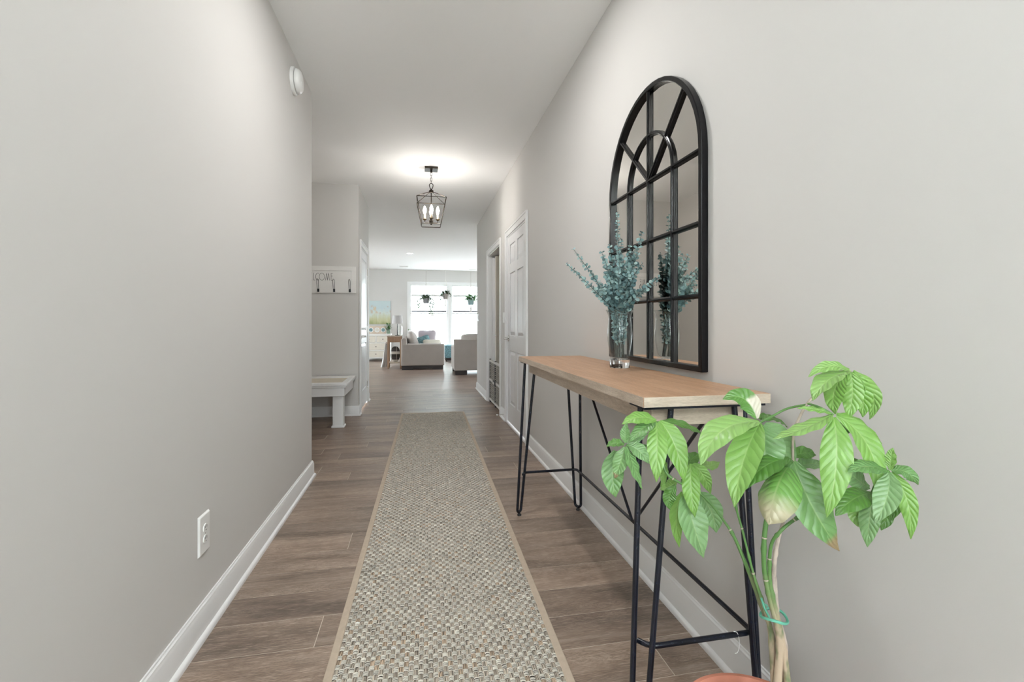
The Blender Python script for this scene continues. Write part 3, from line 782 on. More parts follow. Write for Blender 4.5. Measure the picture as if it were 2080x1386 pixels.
# ------------------------------------------------------------------ arched mirror
MYc, MR, MZ0, MZs = 1.837, 0.395, 0.928, 1.692
mir = thing('arched_mirror', 'black framed arched window mirror on the wall above the console table', 'mirror', (XR, MYc, MZ0))
def arch_outline(R, z0, n=24):
    pts = [(MYc + R, z0)] + [(MYc + R * math.cos(t), MZs + R * math.sin(t)) for t in [PI * k / n for k in range(n + 1)]] + [(MYc - R, z0)]
    return pts
XF, XG, XB = 0.937, 0.955, XR - 0.001
def arch_band(Ro, Ri, z0o, z0i, xa, xb, closed_bottom):
    o = arch_outline(Ro, z0o); i = arch_outline(Ri, z0i); n = len(o); m = MB(); vs = []
    for (y, z) in o: vs += [(xa, y, z), (xb, y, z)]
    for (y, z) in i: vs += [(xa, y, z), (xb, y, z)]
    fs = []; k2 = 2 * n
    rng_ = range(n) if closed_bottom else range(n - 1)
    for k in rng_:
        j = (k + 1) % n
        fs += [(2 * k, 2 * j, k2 + 2 * j, k2 + 2 * k), (2 * k + 1, k2 + 2 * k + 1, k2 + 2 * j + 1, 2 * j + 1), (2 * k, 2 * k + 1, 2 * j + 1, 2 * j), (k2 + 2 * k, k2 + 2 * j, k2 + 2 * j + 1, k2 + 2 * k + 1)]
    if not closed_bottom:
        fs += [(0, 1, k2 + 1, k2), (2 * n - 2, k2 + 2 * n - 2, k2 + 2 * n - 1, 2 * n - 1)]
    return m.add(vs, fs)
fr_ = arch_band(MR, MR - 0.020, MZ0, MZ0 + 0.020, XF, XB, True).build('frame', 'mirror_frame', mir, 40, bevel=0.003)
ol = arch_outline(MR - 0.006, MZ0 + 0.006)
m = MB(); n = len(ol)
m.add([(XG, y, z) for y, z in ol] + [(XG + 0.004, y, z) for y, z in ol], [tuple(range(n)), tuple(range(n, 2 * n))[::-1]] + [(i, (i + 1) % n, (i + 1) % n + n, i + n) for i in range(n)])
m.build('mirror_glass', 'mirror_warm_tint', mir)
PR = lambda xa: [(1, XG - 0.0008), (1, xa + 0.007), (0.55, xa + 0.005), (0.5, xa + 0.001), (0.3, xa), (-0.3, xa), (-0.5, xa + 0.001), (-0.55, xa + 0.005), (-1, xa + 0.007), (-1, XG - 0.0008)]
def bar(a, b, w=0.0085, xa=XF + 0.004):
    a = Vector((0, a[0], a[1])); b = Vector((0, b[0], b[1])); d = (b - a).normalized(); s = Vector((0, -d.z, d.y)) * w
    vs = []
    for p in (a, b):
        vs += [p + s * k + Vector((x_, 0, 0)) for k, x_ in PR(xa)]
    MB().add(vs, [tuple(range(10)), tuple(range(19, 9, -1))] + [(i, (i + 1) % 10, (i + 1) % 10 + 10, i + 10) for i in range(10)]).build('glazing_bar', 'mirror_frame', mir)
Ri = MR - 0.018; dz = (MZs - MZ0 - 0.01) / 3
bar((MYc - Ri, MZs), (MYc + Ri, MZs))
for k in (1, 2): bar((MYc - Ri, MZ0 + 0.01 + dz * k), (MYc + Ri, MZ0 + 0.01 + dz * k), xa=XF + 0.0045)
for dy in (-0.192, 0, 0.192): bar((MYc + dy, MZ0 + 0.018), (MYc + dy, MZs if dy else MZs + Ri), xa=XF + 0.0035)
for sg in (-1, 1):
    t = math.radians(44); bar((MYc, MZs), (MYc + sg * Ri * math.cos(t), MZs + Ri * math.sin(t)), xa=XF + 0.0038)
arc = [(MYc + 0.192 * math.cos(t), MZs + 0.192 * math.sin(t)) for t in [PI * k / 20 for k in range(21)]]
m = MB(); vs = []; fs = []
for i, (y, z) in enumerate(arc):
    t = PI * i / 20; u = Vector((0, math.cos(t), math.sin(t))) * 0.0085; p = Vector((0, y, z)); xa = XF + 0.0042
    vs += [p + u * k + Vector((x_, 0, 0)) for k, x_ in PR(xa)]
for i in range(20): fs += [(10 * i + k, 10 * i + (k + 1) % 10, 10 * i + 10 + (k + 1) % 10, 10 * i + 10 + k) for k in range(10)]
m.add(vs, fs).build('arched_glazing_bar', 'mirror_frame', mir, 35)

# ------------------------------------------------------------------ vase with eucalyptus
VX, VY = 0.845, 1.895
outer = [(0.0415, 0.036), (0.0405, 0.042), (0.041, 0.052), (0.046, 0.080), (0.0515, 0.115), (0.0535, 0.145), (0.0505, 0.180), (0.0475, 0.205), (0.049, 0.225), (0.0555, 0.241), (0.0595, 0.247)]
inner = [(0.0575, 0.2475), (0.0535, 0.240), (0.0465, 0.224), (0.045, 0.205), (0.048, 0.180), (0.051, 0.145), (0.049, 0.115), (0.0435, 0.080), (0.038, 0.055), (0.031, 0.044), (0.0, 0.040)]
va = thing('glass_vase', 'clear curved glass vase holding eucalyptus on the console table', 'vase', (VX, VY, TZ))
MB().lathe(outer + inner, (VX, VY, TZ + 0.0005), 48).build('bowl', 'thin_glass', va, smooth=60)
MB().lathe([(0.0, 0.0), (0.040, 0.0), (0.0425, 0.003), (0.0425, 0.03), (0.0415, 0.0355), (0.030, 0.0375), (0.0, 0.036)], (VX, VY, TZ + 0.0005), 48).build('base', 'vase_glass', va, smooth=50)
# one leaf mesh shared by all sprigs
def round_leaf():
    b = []; n = 9
    vs = [(0, 0, 0)]; R = 1.0
    for k in range(n + 1):
        t = -PI * 0.5 + 2 * PI * k / (n + 1) + PI / (n + 1)
        x, y = math.cos(t) * R * 0.62, 0.72 + math.sin(t) * 0.62
        vs.append((x, y, 0.22 * x * x - 0.12 * (y - .5) ** 2))
    vs.append((0, 0.72, -0.03))
    c = len(vs) - 1
    fs = [(c, 1 + k, 1 + (k + 1) % (n + 1)) for k in range(n + 1)]
    fs.append((0, 1, n + 1))
    me = bpy.data.meshes.new('leaf'); me.from_pydata(vs, [], fs); me.update()
    me.polygons.foreach_set('use_smooth', [True] * len(me.polygons)); me.materials.append(M['gum_leaf'])
    return me
GUM = round_leaf()
def sprig(tip, label, group=None, seed=0, size=0.0135, start=0.30, bow=0.03):
    rnd = random.Random(seed)
    t = thing('eucalyptus_sprig', label, 'eucalyptus', (VX, VY, TZ + 0.045), group)
    tip = Vector(tip); a = rnd.random() * 6.28; base = Vector((VX + 0.018 * math.cos(a), VY + 0.018 * math.sin(a), TZ + 0.046))
    d = tip - Vector((VX, VY, TZ + 0.24)); h = Vector((d.x, d.y, 0)); hl = max(h.length, 1e-6)
    neck = Vector((VX, VY, TZ + 0.24)) + h / hl * min(0.034, hl * 0.5)
    mid = neck.lerp(tip, 0.5) + Vector((-h.x, -h.y, 0)) * 0.10 + Vector((0, 0, bow))
    path = smooth_path([base, base.lerp(neck, 0.55) + Vector((0, 0, 0)), neck, mid, tip], 8)
    path = [Vector((min(p.x, 0.925), p.y, p.z)) for p in path]
    MB().tube(path, [0.0022 - 0.0014 * i / len(path) for i in range(len(path))], 6).build('stem', 'gum_stem', t, 60)
    L = [0.0]
    for i in range(1, len(path)): L.append(L[-1] + (path[i] - path[i - 1]).length)
    s = L[-1] * start; k = 0; off = root_loc(t)
    while s < L[-1]:
        i = max(j for j in range(len(L)) if L[j] <= s); i = min(i, len(path) - 2)
        f = (s - L[i]) / max(L[i + 1] - L[i], 1e-6); p = path[i].lerp(path[i + 1], f); tg = (path[i + 1] - path[i]).normalized()
        frac = s / L[-1]; sc = size * (1.0 - 0.55 * max(0, frac - 0.6) / 0.4) * rnd.uniform(0.8, 1.2) * (0.62 if p.z < TZ + 0.235 else 1.0)
        sd = tg.orthogonal().normalized(); sd.rotate(Matrix.Rotation(k * 1.57 + rnd.uniform(-.5, .5), 3, tg))
        for sg in (1, -1):
            out = (sd * sg + tg * rnd.uniform(0.15, 0.7) + Vector((rnd.gauss(0, .2), rnd.gauss(0, .2), rnd.gauss(0, .2)))).normalized()
            if p.z < TZ + 0.235:
                r = Vector((p.x - VX, p.y - VY, 0)).length
                if r + sc * 1.3 > 0.043: out = (Vector((VX - p.x, VY - p.y, 0)) * 6 + tg).normalized()
            nrm = (tg * 0.7 + Vector((rnd.gauss(-.15, .7), rnd.gauss(-.45, .7), rnd.gauss(0, .6)))).normalized()
            x = out.cross(nrm).normalized(); z = x.cross(out).normalized()
            if p.x + out.x * sc * 1.4 > 0.933: continue
            o = bpy.data.objects.new('leaf', GUM); COL.objects.link(o); o.parent = t
            mw = Matrix(((x.x, out.x, z.x), (x.y, out.y, z.y), (x.z, out.z, z.z))).to_4x4() @ Matrix.Diagonal((sc, sc, sc, 1))
            mw.translation = p - off
            o.matrix_local = mw
        s += size * rnd.uniform(0.45, 0.68); k += 1
sprig((0.628, 1.864, 1.400), 'eucalyptus sprig leaning left, the upper of the two on that side', seed=1, size=0.0155, bow=-0.01)
sprig((0.583, 1.822, 1.337), 'eucalyptus sprig leaning farthest left and lowest on that side', seed=2, size=0.0135, bow=-0.015)
sprig((0.834, 1.894, 1.573), 'tallest thin eucalyptus sprig pointing straight up against the mirror', seed=3, size=0.016, bow=0.0)
sprig((0.897, 1.790, 1.471), 'tall eucalyptus sprig with large round leaves at its right tip', seed=4, size=0.021, bow=0.0)
sprig((0.900, 1.655, 1.271), 'short eucalyptus sprig reaching out to the right over the mirror', seed=5, size=0.016, bow=0.0)
for i, tp in enumerate([(0.793, 1.882, 1.43), (0.759, 1.868, 1.378), (0.842, 1.872, 1.45), (0.861, 1.828, 1.416), (0.882, 1.793, 1.387), (0.749, 1.829, 1.301),
                        (0.778, 1.763, 1.324), (0.832, 1.752, 1.285), (0.870, 1.744, 1.226), (0.726, 1.824, 1.23), (0.871, 1.907, 1.386), (0.86, 1.80, 1.32), (0.80, 1.80, 1.38), (0.81, 1.84, 1.30), (0.84, 1.86, 1.36), (0.77, 1.86, 1.33), (0.885, 1.83, 1.30), (0.765, 1.90, 1.40), (0.735, 1.85, 1.26), (0.895, 1.86, 1.40), (0.89, 1.77, 1.34)]):
    sprig(tp, 'blue-green eucalyptus sprig in the dense middle of the vase', 'eucalyptus sprigs in the middle of the vase', seed=10 + i, size=0.0185, start=0.16)

# ------------------------------------------------------------------ money tree
PX, PY = 0.675, 0.836
mt = thing('money_tree', 'potted money tree with glossy palmate leaves and braided stems beside the console table', 'potted plant', (PX, PY, 0))
MB().lathe([(0, 0), (0.105, 0), (0.11, 0.005), (0.138, 0.225), (0.152, 0.228), (0.154, 0.235), (0.156, 0.272), (0.152, 0.279), (0.144, 0.279), (0.138, 0.272), (0.134, 0.235), (0.128, 0.23), (0, 0.22)], (PX, PY, 0), 48).build('pot', 'terracotta', mt, 35)
MB().lathe([(0.1335, 0.236), (0.12, 0.243), (0.06, 0.247), (0, 0.249)], (PX, PY, 0), 32).build('soil', 'soil', mt, 60)
STEMS = {
'A': ([(0.672, 0.82, 0.235), (0.6861, 0.8122, 0.3301), (0.6877, 0.8221, 0.4752), (0.6795, 0.8339, 0.5181), (0.6376, 0.8524, 0.642), (0.6145, 0.8672, 0.6898), (0.5758, 0.885, 0.7397), (0.5211, 0.9163, 0.771), (0.5109, 0.9285, 0.8078), (0.5065, 0.9395, 0.8836)], 0.0085, 0.0026),
'B': ([(0.712, 0.83, 0.235), (0.7108, 0.8176, 0.3573), (0.6916, 0.8214, 0.4654), (0.6714, 0.8253, 0.5388), (0.6532, 0.829, 0.5976), (0.6373, 0.8372, 0.6737), (0.6232, 0.8451, 0.7506), (0.6373, 0.8372, 0.8361), (0.6605, 0.8173, 0.8983)], 0.0085, 0.0022),
'C': ([(0.682, 0.79, 0.235), (0.6816, 0.798, 0.3773), (0.6903, 0.802, 0.478), (0.6713, 0.8054, 0.560), (0.6599, 0.8072, 0.6225), (0.6628, 0.8067, 0.6992), (0.6816, 0.803, 0.7663), (0.6953, 0.7799, 0.8344)], 0.0095, 0.0046),
'D': ([(0.715, 0.80, 0.235), (0.7043, 0.794, 0.3625), (0.6958, 0.8011, 0.4718), (0.6751, 0.8016, 0.5602), (0.6684, 0.8026, 0.6034), (0.6658, 0.7959, 0.6656), (0.676, 0.7837, 0.6984), (0.7081, 0.7773, 0.7247), (0.7639, 0.7561, 0.7677), (0.8038, 0.7125, 0.786)], 0.0085, 0.003),
'E': ([(0.728, 0.83, 0.235), (0.7223, 0.8259, 0.3746), (0.7181, 0.8243, 0.4587), (0.7007, 0.8286, 0.528), (0.6933, 0.82, 0.6123), (0.6955, 0.81, 0.6755), (0.7078, 0.7974, 0.7471), (0.7145, 0.7964, 0.8238), (0.7095, 0.7872, 0.8836), (0.7185, 0.7651, 0.9439), (0.7553, 0.7476, 0.9868), (0.7805, 0.7324, 1.008)], 0.009, 0.0024),
'F': ([(0.70, 0.845, 0.235), (0.705, 0.835, 0.36), (0.7038, 0.8291, 0.4686), (0.7046, 0.8278, 0.5131), (0.7009, 0.8297, 0.5876)], 0.009, 0.005),
}
for k, (pts, ra, rb) in STEMS.items():
    sp_ = smooth_path(pts, 7); n = len(sp_)
    MB().tube(sp_, [ra + (rb - ra) * min(1, i / (n - 1) / 0.55) ** 0.8 + (0.0012 if i % 9 == 4 else 0) for i in range(n)], 10).build('stem', 'stem_woody' if k in 'EF' else 'stem_green', mt, 60)
for k in 'ABCD':
    pts, ra, rb = STEMS[k]; sp_ = smooth_path(pts, 7); n = len(sp_)
    for i in range(int(n * 0.5), n - 4, 8):
        d_ = (sp_[i + 1] - sp_[i]).normalized(); r_ = ra + (rb - ra) * min(1, i / (n - 1) / 0.55) ** 0.8 + 0.0006
        MB().tube([sp_[i] - d_ * 0.0012, sp_[i] + d_ * 0.0012], r_, 10).build('node_scar', 'stem_woody', mt, 60)
for pts in ([(0.5758, 0.885, 0.7397), (0.5665, 0.8971, 0.7671), (0.5671, 0.9072, 0.795)], [(0.5109, 0.9285, 0.8078), (0.47, 0.9264, 0.8367), (0.4226, 0.9154, 0.8418)],
            [(0.5412, 0.9021, 0.7671), (0.5498, 0.9106, 0.7481), (0.5538, 0.9098, 0.7346)], [(0.7185, 0.7651, 0.9439), (0.7245, 0.7435, 0.94), (0.7408, 0.7301, 0.9284)],
            [(0.8038, 0.7125, 0.786), (0.8073, 0.7016, 0.8195), (0.8108, 0.6856, 0.8356)], [(0.7185, 0.7651, 0.942), (0.6974, 0.7896, 0.931), (0.6769, 0.8039, 0.9148), (0.6605, 0.8173, 0.9003)]):
    MB().tube(smooth_path(pts, 5), 0.0022, 7).build('petiole', 'stem_green', mt, 60)
MB().tube([(0.690 + 0.024 * math.cos(a), 0.817 + 0.023 * math.sin(a), 0.515 + 0.004 * math.sin(a * 2)) for a in [2 * PI * k / 24 for k in range(24)]], 0.0028, 6, closed=True).build('plant_tie', 'tie_green', mt, 60)
MB().tube(smooth_path([(0.668, 0.803, 0.525), (0.655, 0.80, 0.545), (0.648, 0.80, 0.565), (0.652, 0.80, 0.555), (0.662, 0.802, 0.548)], 4), 0.002, 6).build('plant_tie', 'tie_green', mt, 60)
LEAVES = [
((0.5034,0.9401,0.8846),(0.4644,0.9377,0.9046),(0.422,0.9359,0.8815),0.034,1),
((0.5003,0.9408,0.8814),(0.4603,0.9181,0.8795),(0.4252,0.9047,0.8525),0.0298,0),
((0.5045,0.9399,0.8814),(0.4768,0.8843,0.847),(0.4738,0.8848,0.772),0.0382,1),
((0.5107,0.9387,0.8836),(0.5267,0.8948,0.8571),(0.5408,0.892,0.7653),0.0446,1),
((0.5159,0.9377,0.8836),(0.576,0.9462,0.8794),(0.6234,0.947,0.8445),0.0255,4),
((0.5311,0.9653,0.7964),(0.5367,0.954,0.7722),(0.5239,0.9565,0.7321),0.0212,1),
((0.5107,0.9693,0.8817),(0.5172,0.968,0.8708),(0.5064,0.9701,0.8511),0.0149,4),
((0.4186,0.9162,0.8439),(0.4006,0.9197,0.851),(0.3825,0.9233,0.8398),0.0184,4),
((0.4216,0.9156,0.8469),(0.4186,0.9162,0.8674),(0.4236,0.9152,0.8878),0.0184,0),
((0.4246,0.915,0.8449),(0.4517,0.93,0.8585),(0.4762,0.9252,0.8627),0.0245,0),
((0.4196,0.916,0.8388),(0.4042,0.8986,0.812),(0.3904,0.9013,0.78),0.0306,2),
((0.4128,0.9479,0.8225),(0.3925,0.9315,0.7774),(0.4057,0.9289,0.7299),0.0429,0),
((0.4236,0.9152,0.8388),(0.4223,0.8849,0.81),(0.4417,0.881,0.7615),0.0327,0),
((0.4266,0.9146,0.8418),(0.446,0.9005,0.8394),(0.4639,0.897,0.807),0.0286,0),
((0.5661,0.9074,0.7971),(0.5452,0.8809,0.7585),(0.557,0.8786,0.6959),0.0333,1),
((0.5692,0.9067,0.7971),(0.5947,0.9017,0.7794),(0.606,0.8995,0.7325),0.0271,1),
((0.5712,0.9267,0.7879),(0.581,0.935,0.8021),(0.6137,0.9489,0.8052),0.025,4),
((0.5477,0.911,0.7377),(0.5263,0.9152,0.696),(0.5416,0.9122,0.62),0.0292,1),
((0.5538,0.9098,0.7346),(0.5501,0.8799,0.6878),(0.5749,0.875,0.613),0.0583,0),
((0.5804,0.9045,0.7346),(0.6131,0.8981,0.7065),(0.6182,0.897,0.6512),0.0458,0),
((0.5334,0.9138,0.7523),(0.513,0.9179,0.7273),(0.5232,0.9159,0.7002),0.025,4),
((0.5365,0.9132,0.7637),(0.5368,0.9335,0.7412),(0.5157,0.9479,0.7334),0.025,1),
((0.6052,0.9302,0.786),(0.627,0.9361,0.7776),(0.6629,0.9494,0.7847),0.025,1),
((0.6586,0.8177,0.9003),(0.5518,0.8082,0.9141),(0.5153,0.7951,0.831),0.0601,1),
((0.6586,0.8177,0.8964),(0.5823,0.7716,0.8567),(0.5633,0.7652,0.76),0.0581,1),
((0.6529,0.8188,0.9071),(0.6504,0.8397,0.9634),(0.5999,0.8497,0.9426),0.0426,5),
((0.6643,0.8166,0.8945),(0.6438,0.79,0.8672),(0.6548,0.7879,0.7875),0.0678,0),
((0.6681,0.8158,0.8964),(0.6976,0.7998,0.8717),(0.7126,0.7968,0.8046),0.0543,0),
((0.6867,0.8427,0.897),(0.721,0.8563,0.9082),(0.7587,0.859,0.8774),0.0252,4),
((0.691,0.8623,0.897),(0.7102,0.8687,0.9042),(0.7408,0.8728,0.894),0.0174,4),
((0.6925,0.7804,0.8381),(0.6179,0.7646,0.8431),(0.5774,0.7624,0.7895),0.0431,4),
((0.6821,0.7723,0.8234),(0.6124,0.7249,0.8114),(0.6022,0.7269,0.7414),0.0713,3),
((0.7008,0.7788,0.8316),(0.6862,0.7307,0.7647),(0.7435,0.7193,0.6851),0.0675,2),
((0.722,0.795,0.8142),(0.7521,0.789,0.8286),(0.7784,0.7838,0.8142),0.0337,0),
((0.7107,0.7972,0.8238),(0.7258,0.7942,0.7998),(0.722,0.795,0.774),0.0281,1),
((0.7241,0.8047,0.8325),(0.7431,0.801,0.8451),(0.7679,0.7961,0.8354),0.0262,4),
((0.7382,0.7306,0.9284),(0.6781,0.7221,0.9069),(0.6107,0.7252,0.8927),0.034,1),
((0.7364,0.7309,0.9311),(0.7074,0.7367,0.9409),(0.6845,0.7514,0.9391),0.0125,1),
((0.7408,0.7301,0.9239),(0.7135,0.6845,0.8647),(0.6862,0.6899,0.7617),0.0466,1),
((0.7452,0.7292,0.9275),(0.8068,0.6966,0.8911),(0.7939,0.689,0.7794),0.0412,1),
((0.7461,0.729,0.9302),(0.8001,0.7285,0.9201),(0.8471,0.7294,0.8704),0.0215,1),
((0.7867,0.7516,0.9161),(0.7985,0.7492,0.9022),(0.7863,0.7618,0.8812),0.0305,4),
((0.7779,0.7329,1.0089),(0.7294,0.7323,1.0296),(0.696,0.7389,0.9974),0.0199,1),
((0.7779,0.7329,1.0071),(0.714,0.7252,0.9994),(0.6949,0.729,0.956),0.0381,1),
((0.7752,0.7334,1.0053),(0.7464,0.7494,0.9731),(0.7616,0.7463,0.9254),0.0362,1),
((0.7805,0.7324,1.0053),(0.7894,0.7306,0.9654),(0.7752,0.7334,0.9183),0.0326,1),
((0.7832,0.7319,1.0053),(0.8183,0.7351,0.9639),(0.8111,0.7365,0.9199),0.0308,1),
((0.785,0.7315,1.0071),(0.8498,0.7289,0.9639),(0.833,0.7424,0.9142),0.0254,1),
((0.8125,0.6853,0.8374),(0.8142,0.685,0.859),(0.8168,0.6845,0.8763),0.0164,1),
((0.8142,0.685,0.8356),(0.8337,0.6709,0.8464),(0.8505,0.6676,0.814),0.0242,0),
((0.8151,0.6848,0.833),(0.8327,0.6609,0.7972),(0.8277,0.6619,0.7246),0.0259,1),
((0.8108,0.6856,0.833),(0.7864,0.6599,0.8008),(0.757,0.6657,0.7558),0.0363,0),
((0.8083,0.6861,0.8356),(0.7532,0.6766,0.8579),(0.7128,0.6744,0.8442),0.0259,0),
((0.833,0.7016,0.8223),(0.8512,0.698,0.7824),(0.8304,0.7021,0.7382),0.0277,4),
((0.8008,0.708,0.7886),(0.7416,0.6891,0.8003),(0.7011,0.687,0.7651),0.039,4),
((0.8026,0.7076,0.7869),(0.7939,0.7094,0.7426),(0.7921,0.7097,0.6921),0.0301,0),
((0.8143,0.7257,0.7769),(0.7868,0.7312,0.7434),(0.7983,0.7289,0.7189),0.0372,1),
((0.825,0.7236,0.7796),(0.8651,0.7259,0.7485),(0.8453,0.7298,0.7091),0.0319,4),
((0.8143,0.7257,0.7932),(0.7777,0.7228,0.8101),(0.7663,0.7352,0.8367),0.0354,0),
((0.8138,0.736,0.8173),(0.7913,0.7405,0.8448),(0.7643,0.7458,0.8264),0.0301,4)
]
CAMP = Vector((0, 0, 1.095))
KM = ['money_leaf', 'money_leaf_young', 'money_leaf_brown', 'money_leaf_wilted', 'money_leaf_dark', 'money_leaf_patch']
def blade(name, B_, C_, T_, width, mat, parent, face, curl=0.0, nv=16, nu=8, pw=0.95, off=None):
    """leaf blade along a bent midrib, folded along it; face = direction its upper side looks"""
    off = root_loc(parent) if off is None else off
    path = bezier(B_, C_, T_, nv + 1); vs = []; uvs = []; fs = []
    for i, p in enumerate(path):
        v = i / nv; tg = (path[min(i + 1, nv)] - path[max(i - 1, 0)]).normalized()
        nrm = (face - tg * face.dot(tg)).normalized(); sd = tg.cross(nrm).normalized()
        w = width * 0.5 * (math.sin(PI * min(1, v * 0.97 + 0.03) ** 0.92)) ** pw + 0.0006
        for j in range(nu + 1):
            u = -1 + 2 * j / nu
            lift = 0.22 * abs(u) * w - curl * u * u * w + 0.0016 * math.sin(v * 22 + abs(u) * 2.5) * abs(u)
            vs.append(p + sd * (u * w * (1 - 0.04 * abs(u))) + nrm * lift - off); uvs.append(((u + 1) / 2, v))
    for i in range(nv):
        for j in range(nu):
            a = i * (nu + 1) + j; fs.append((a, a + 1, a + nu + 2, a + nu + 1))
    me = bpy.data.meshes.new(name); me.from_pydata([tuple(v) for v in vs], [], fs); me.update()
    ul = me.uv_layers.new(name='UVMap')
    for lp in me.loops: ul.data[lp.index].uv = uvs[lp.vertex_index]
    me.polygons.foreach_set('use_smooth', [True] * len(me.polygons)); me.materials.append(M[mat])
    o = bpy.data.objects.new(name, me); COL.objects.link(o); o.parent = parent
    return o
rl = random.Random(11)
for (b, c_, t, w, k) in LEAVES:
    b, c_, t = Vector(b), Vector(c_), Vector(t)
    face = ((CAMP - b).normalized() * 0.75 + Vector((0, 0, 0.65)) + Vector((rl.gauss(0, .22), rl.gauss(0, .22), 0))).normalized()
    if k == 3:
        blade('leaf', b, c_, t, w, KM[k], mt, face, curl=0.9, pw=0.42)
    else:
        blade('leaf', b, c_, t, w * 1.10, KM[k], mt, face, curl=rl.uniform(0.0, 0.25))

# ------------------------------------------------------------------ bench in the alcove
BX0, BX1, BY0, BY1 = AX + 0.005, -0.725, 5.135, 5.845
be = thing('hall_bench', 'white painted alcove bench with a recessed tan seat and square legs', 'bench', ((BX0 + BX1) / 2, (BY0 + BY1) / 2, 0))
def ring(m, x0, x1, y0, y1, z0, z1, t):
    m.box(x0, x1, y0, y0 + t, z0, z1); m.box(x0, x1, y1 - t, y1, z0, z1); m.box(x0, x0 + t, y0 + t, y1 - t, z0, z1); m.box(x1 - t, x1, y0 + t, y1 - t, z0, z1)
    return m
ring(MB(), BX0 + 0.03, BX1 - 0.03, BY0 + 0.03, BY1 - 0.0, 0.335, 0.425, 0.022).build('apron', 'trim_white', be, bevel=0.003)
ring(MB(), BX0 + 0.012, BX1 - 0.012, BY0 + 0.012, BY1, 0.425, 0.445, 0.05).build('moulding', 'trim_white', be, bevel=0.007, seg=3)
ring(MB(), BX0, BX1, BY0, BY1, 0.445, 0.478, 0.062).build('rim', 'trim_white', be, bevel=0.006, seg=3)
MB().box(BX0 + 0.06, BX1 - 0.06, BY0 + 0.06, BY1 - 0.06, 0.43, 0.458).build('seat', 'bench_pad', be, bevel=0.004)
for (x, y) in ((BX1 - 0.155, BY0 + 0.07), (BX0 + 0.05, BY0 + 0.07)):
    lg = MB().box(x, x + 0.105, y, y + 0.105, 0, 0.428).build('leg', 'trim_white', be, bevel=0.003)
    ring(MB(), x - 0.014, x + 0.119, y - 0.014, y + 0.119, 0, 0.022, 0.0145).build('shoe_moulding', 'trim_white', lg, bevel=0.008, seg=3)

# ------------------------------------------------------------------ coat rack
CX0, CX1, CZ0, CZ1, CY = -1.535, -0.727, 1.452, 1.765, AY1
cr = thing('coat_rack', 'white WELCOME coat rack board with black wire hooks on the alcove wall', 'coat rack', ((CX0 + CX1) / 2, CY, CZ0))
MB().box(CX0 + 0.01, CX1 - 0.01, CY - 0.012, CY - 0.0005, CZ0 + 0.01, CZ1 - 0.01).build('back_board', 'board_white', cr)
for (a, b, c_, d) in ((CX0, CX1, CZ1 - 0.052, CZ1), (CX0, CX1, CZ0, CZ0 + 0.047), (CX0, CX0 + 0.052, CZ0 + 0.047, CZ1 - 0.052), (CX1 - 0.052, CX1, CZ0 + 0.047, CZ1 - 0.052)):
    MB().box(a, b, CY - 0.019, CY - 0.0005, c_, d).build('border_board', 'board_white', cr, bevel=0.0015)
yl = CY - 0.0122
def stroke(m, pts, w=0.0032):
    for (a, b) in zip(pts[:-1], pts[1:]):
        a = Vector((a[0], 0, a[1])); b = Vector((b[0], 0, b[1])); d = (b - a).normalized(); a = a - d * w * 0.4; b = b + d * w * 0.4
        s = Vector((-d.z, 0, d.x)) * w / 2
        vs = [p + o + Vector((0, y, 0)) for y in (yl, yl - 0.0015) for p, o in ((a, s), (b, s), (b, -s), (a, -s))]
        m.add(vs, [(0, 1, 2, 3), (7, 6, 5, 4)] + [(i, (i + 1) % 4, (i + 1) % 4 + 4, i + 4) for i in range(4)])
LX = lambda px: (px - 850) * 0.005743; zb, zt_ = 1.600, 1.683; zm_ = 1.650
def arcp(cx, cz, rx, rz, a0, a1, n=14): return [(cx + rx * math.cos(math.radians(a0 + (a1 - a0) * k / n)), cz + rz * math.sin(math.radians(a0 + (a1 - a0) * k / n))) for k in range(n + 1)]
m = MB(); xs = LX(622.5)
stroke(m, [(LX(622.5), zt_), (LX(624.6), zb), (LX(627.2), zt_), (LX(629.8), zb), (LX(632.3), zt_)])
def letE(a, b): stroke(m, [(LX(b), zt_), (LX(a), zt_), (LX(a), zb), (LX(b), zb)]); stroke(m, [(LX(a), zm_), (LX(b) - 0.004, zm_)])
letE(635.2, 637.8); stroke(m, [(LX(641.2), zt_), (LX(641.2), zb), (LX(643.8), zb)])
stroke(m, arcp(LX(649.4), (zb + zt_) / 2, 0.025, 0.0415, 60, 300)); stroke(m, arcp(LX(657), (zb + zt_) / 2, 0.0285, 0.0415, 0, 360, 22))
stroke(m, [(LX(664), zb), (LX(666), zt_), (LX(667.8), zb), (LX(669.6), zt_), (LX(672), zb)]); letE(674.8, 678)
m.build('lettering', 'letter_black', cr)
for x in [LX(711.5) - 0.1755 * k for k in range(5)]:
    y = CY - 0.020
    h = MB().box(x - 0.011, x + 0.011, y - 0.012, y - 0.0002, CZ0 + 0.010, CZ0 + 0.046).build('hook', 'black_metal', cr, bevel=0.002)
    MB().tube(smooth_path([(x - 0.006, y - 0.012, CZ0 + 0.04), (x - 0.007, y - 0.030, CZ0 + 0.07), (x - 0.009, y - 0.045, CZ0 + 0.12), (x - 0.007, y - 0.05, CZ0 + 0.15), (x, y - 0.051, CZ0 + 0.158), (x + 0.007, y - 0.05, CZ0 + 0.15), (x + 0.009, y - 0.045, CZ0 + 0.12), (x + 0.007, y - 0.030, CZ0 + 0.07), (x + 0.006, y - 0.012, CZ0 + 0.04)], 4), 0.0024, 7).build('wire_loop', 'black_metal', h, 60)
    MB().tube(smooth_path([(x, y - 0.012, CZ0 + 0.028), (x, y - 0.028, CZ0 + 0.016), (x, y - 0.04, CZ0 + 0.022)], 4), 0.003, 7).build('lower_prong', 'black_metal', h, 60)

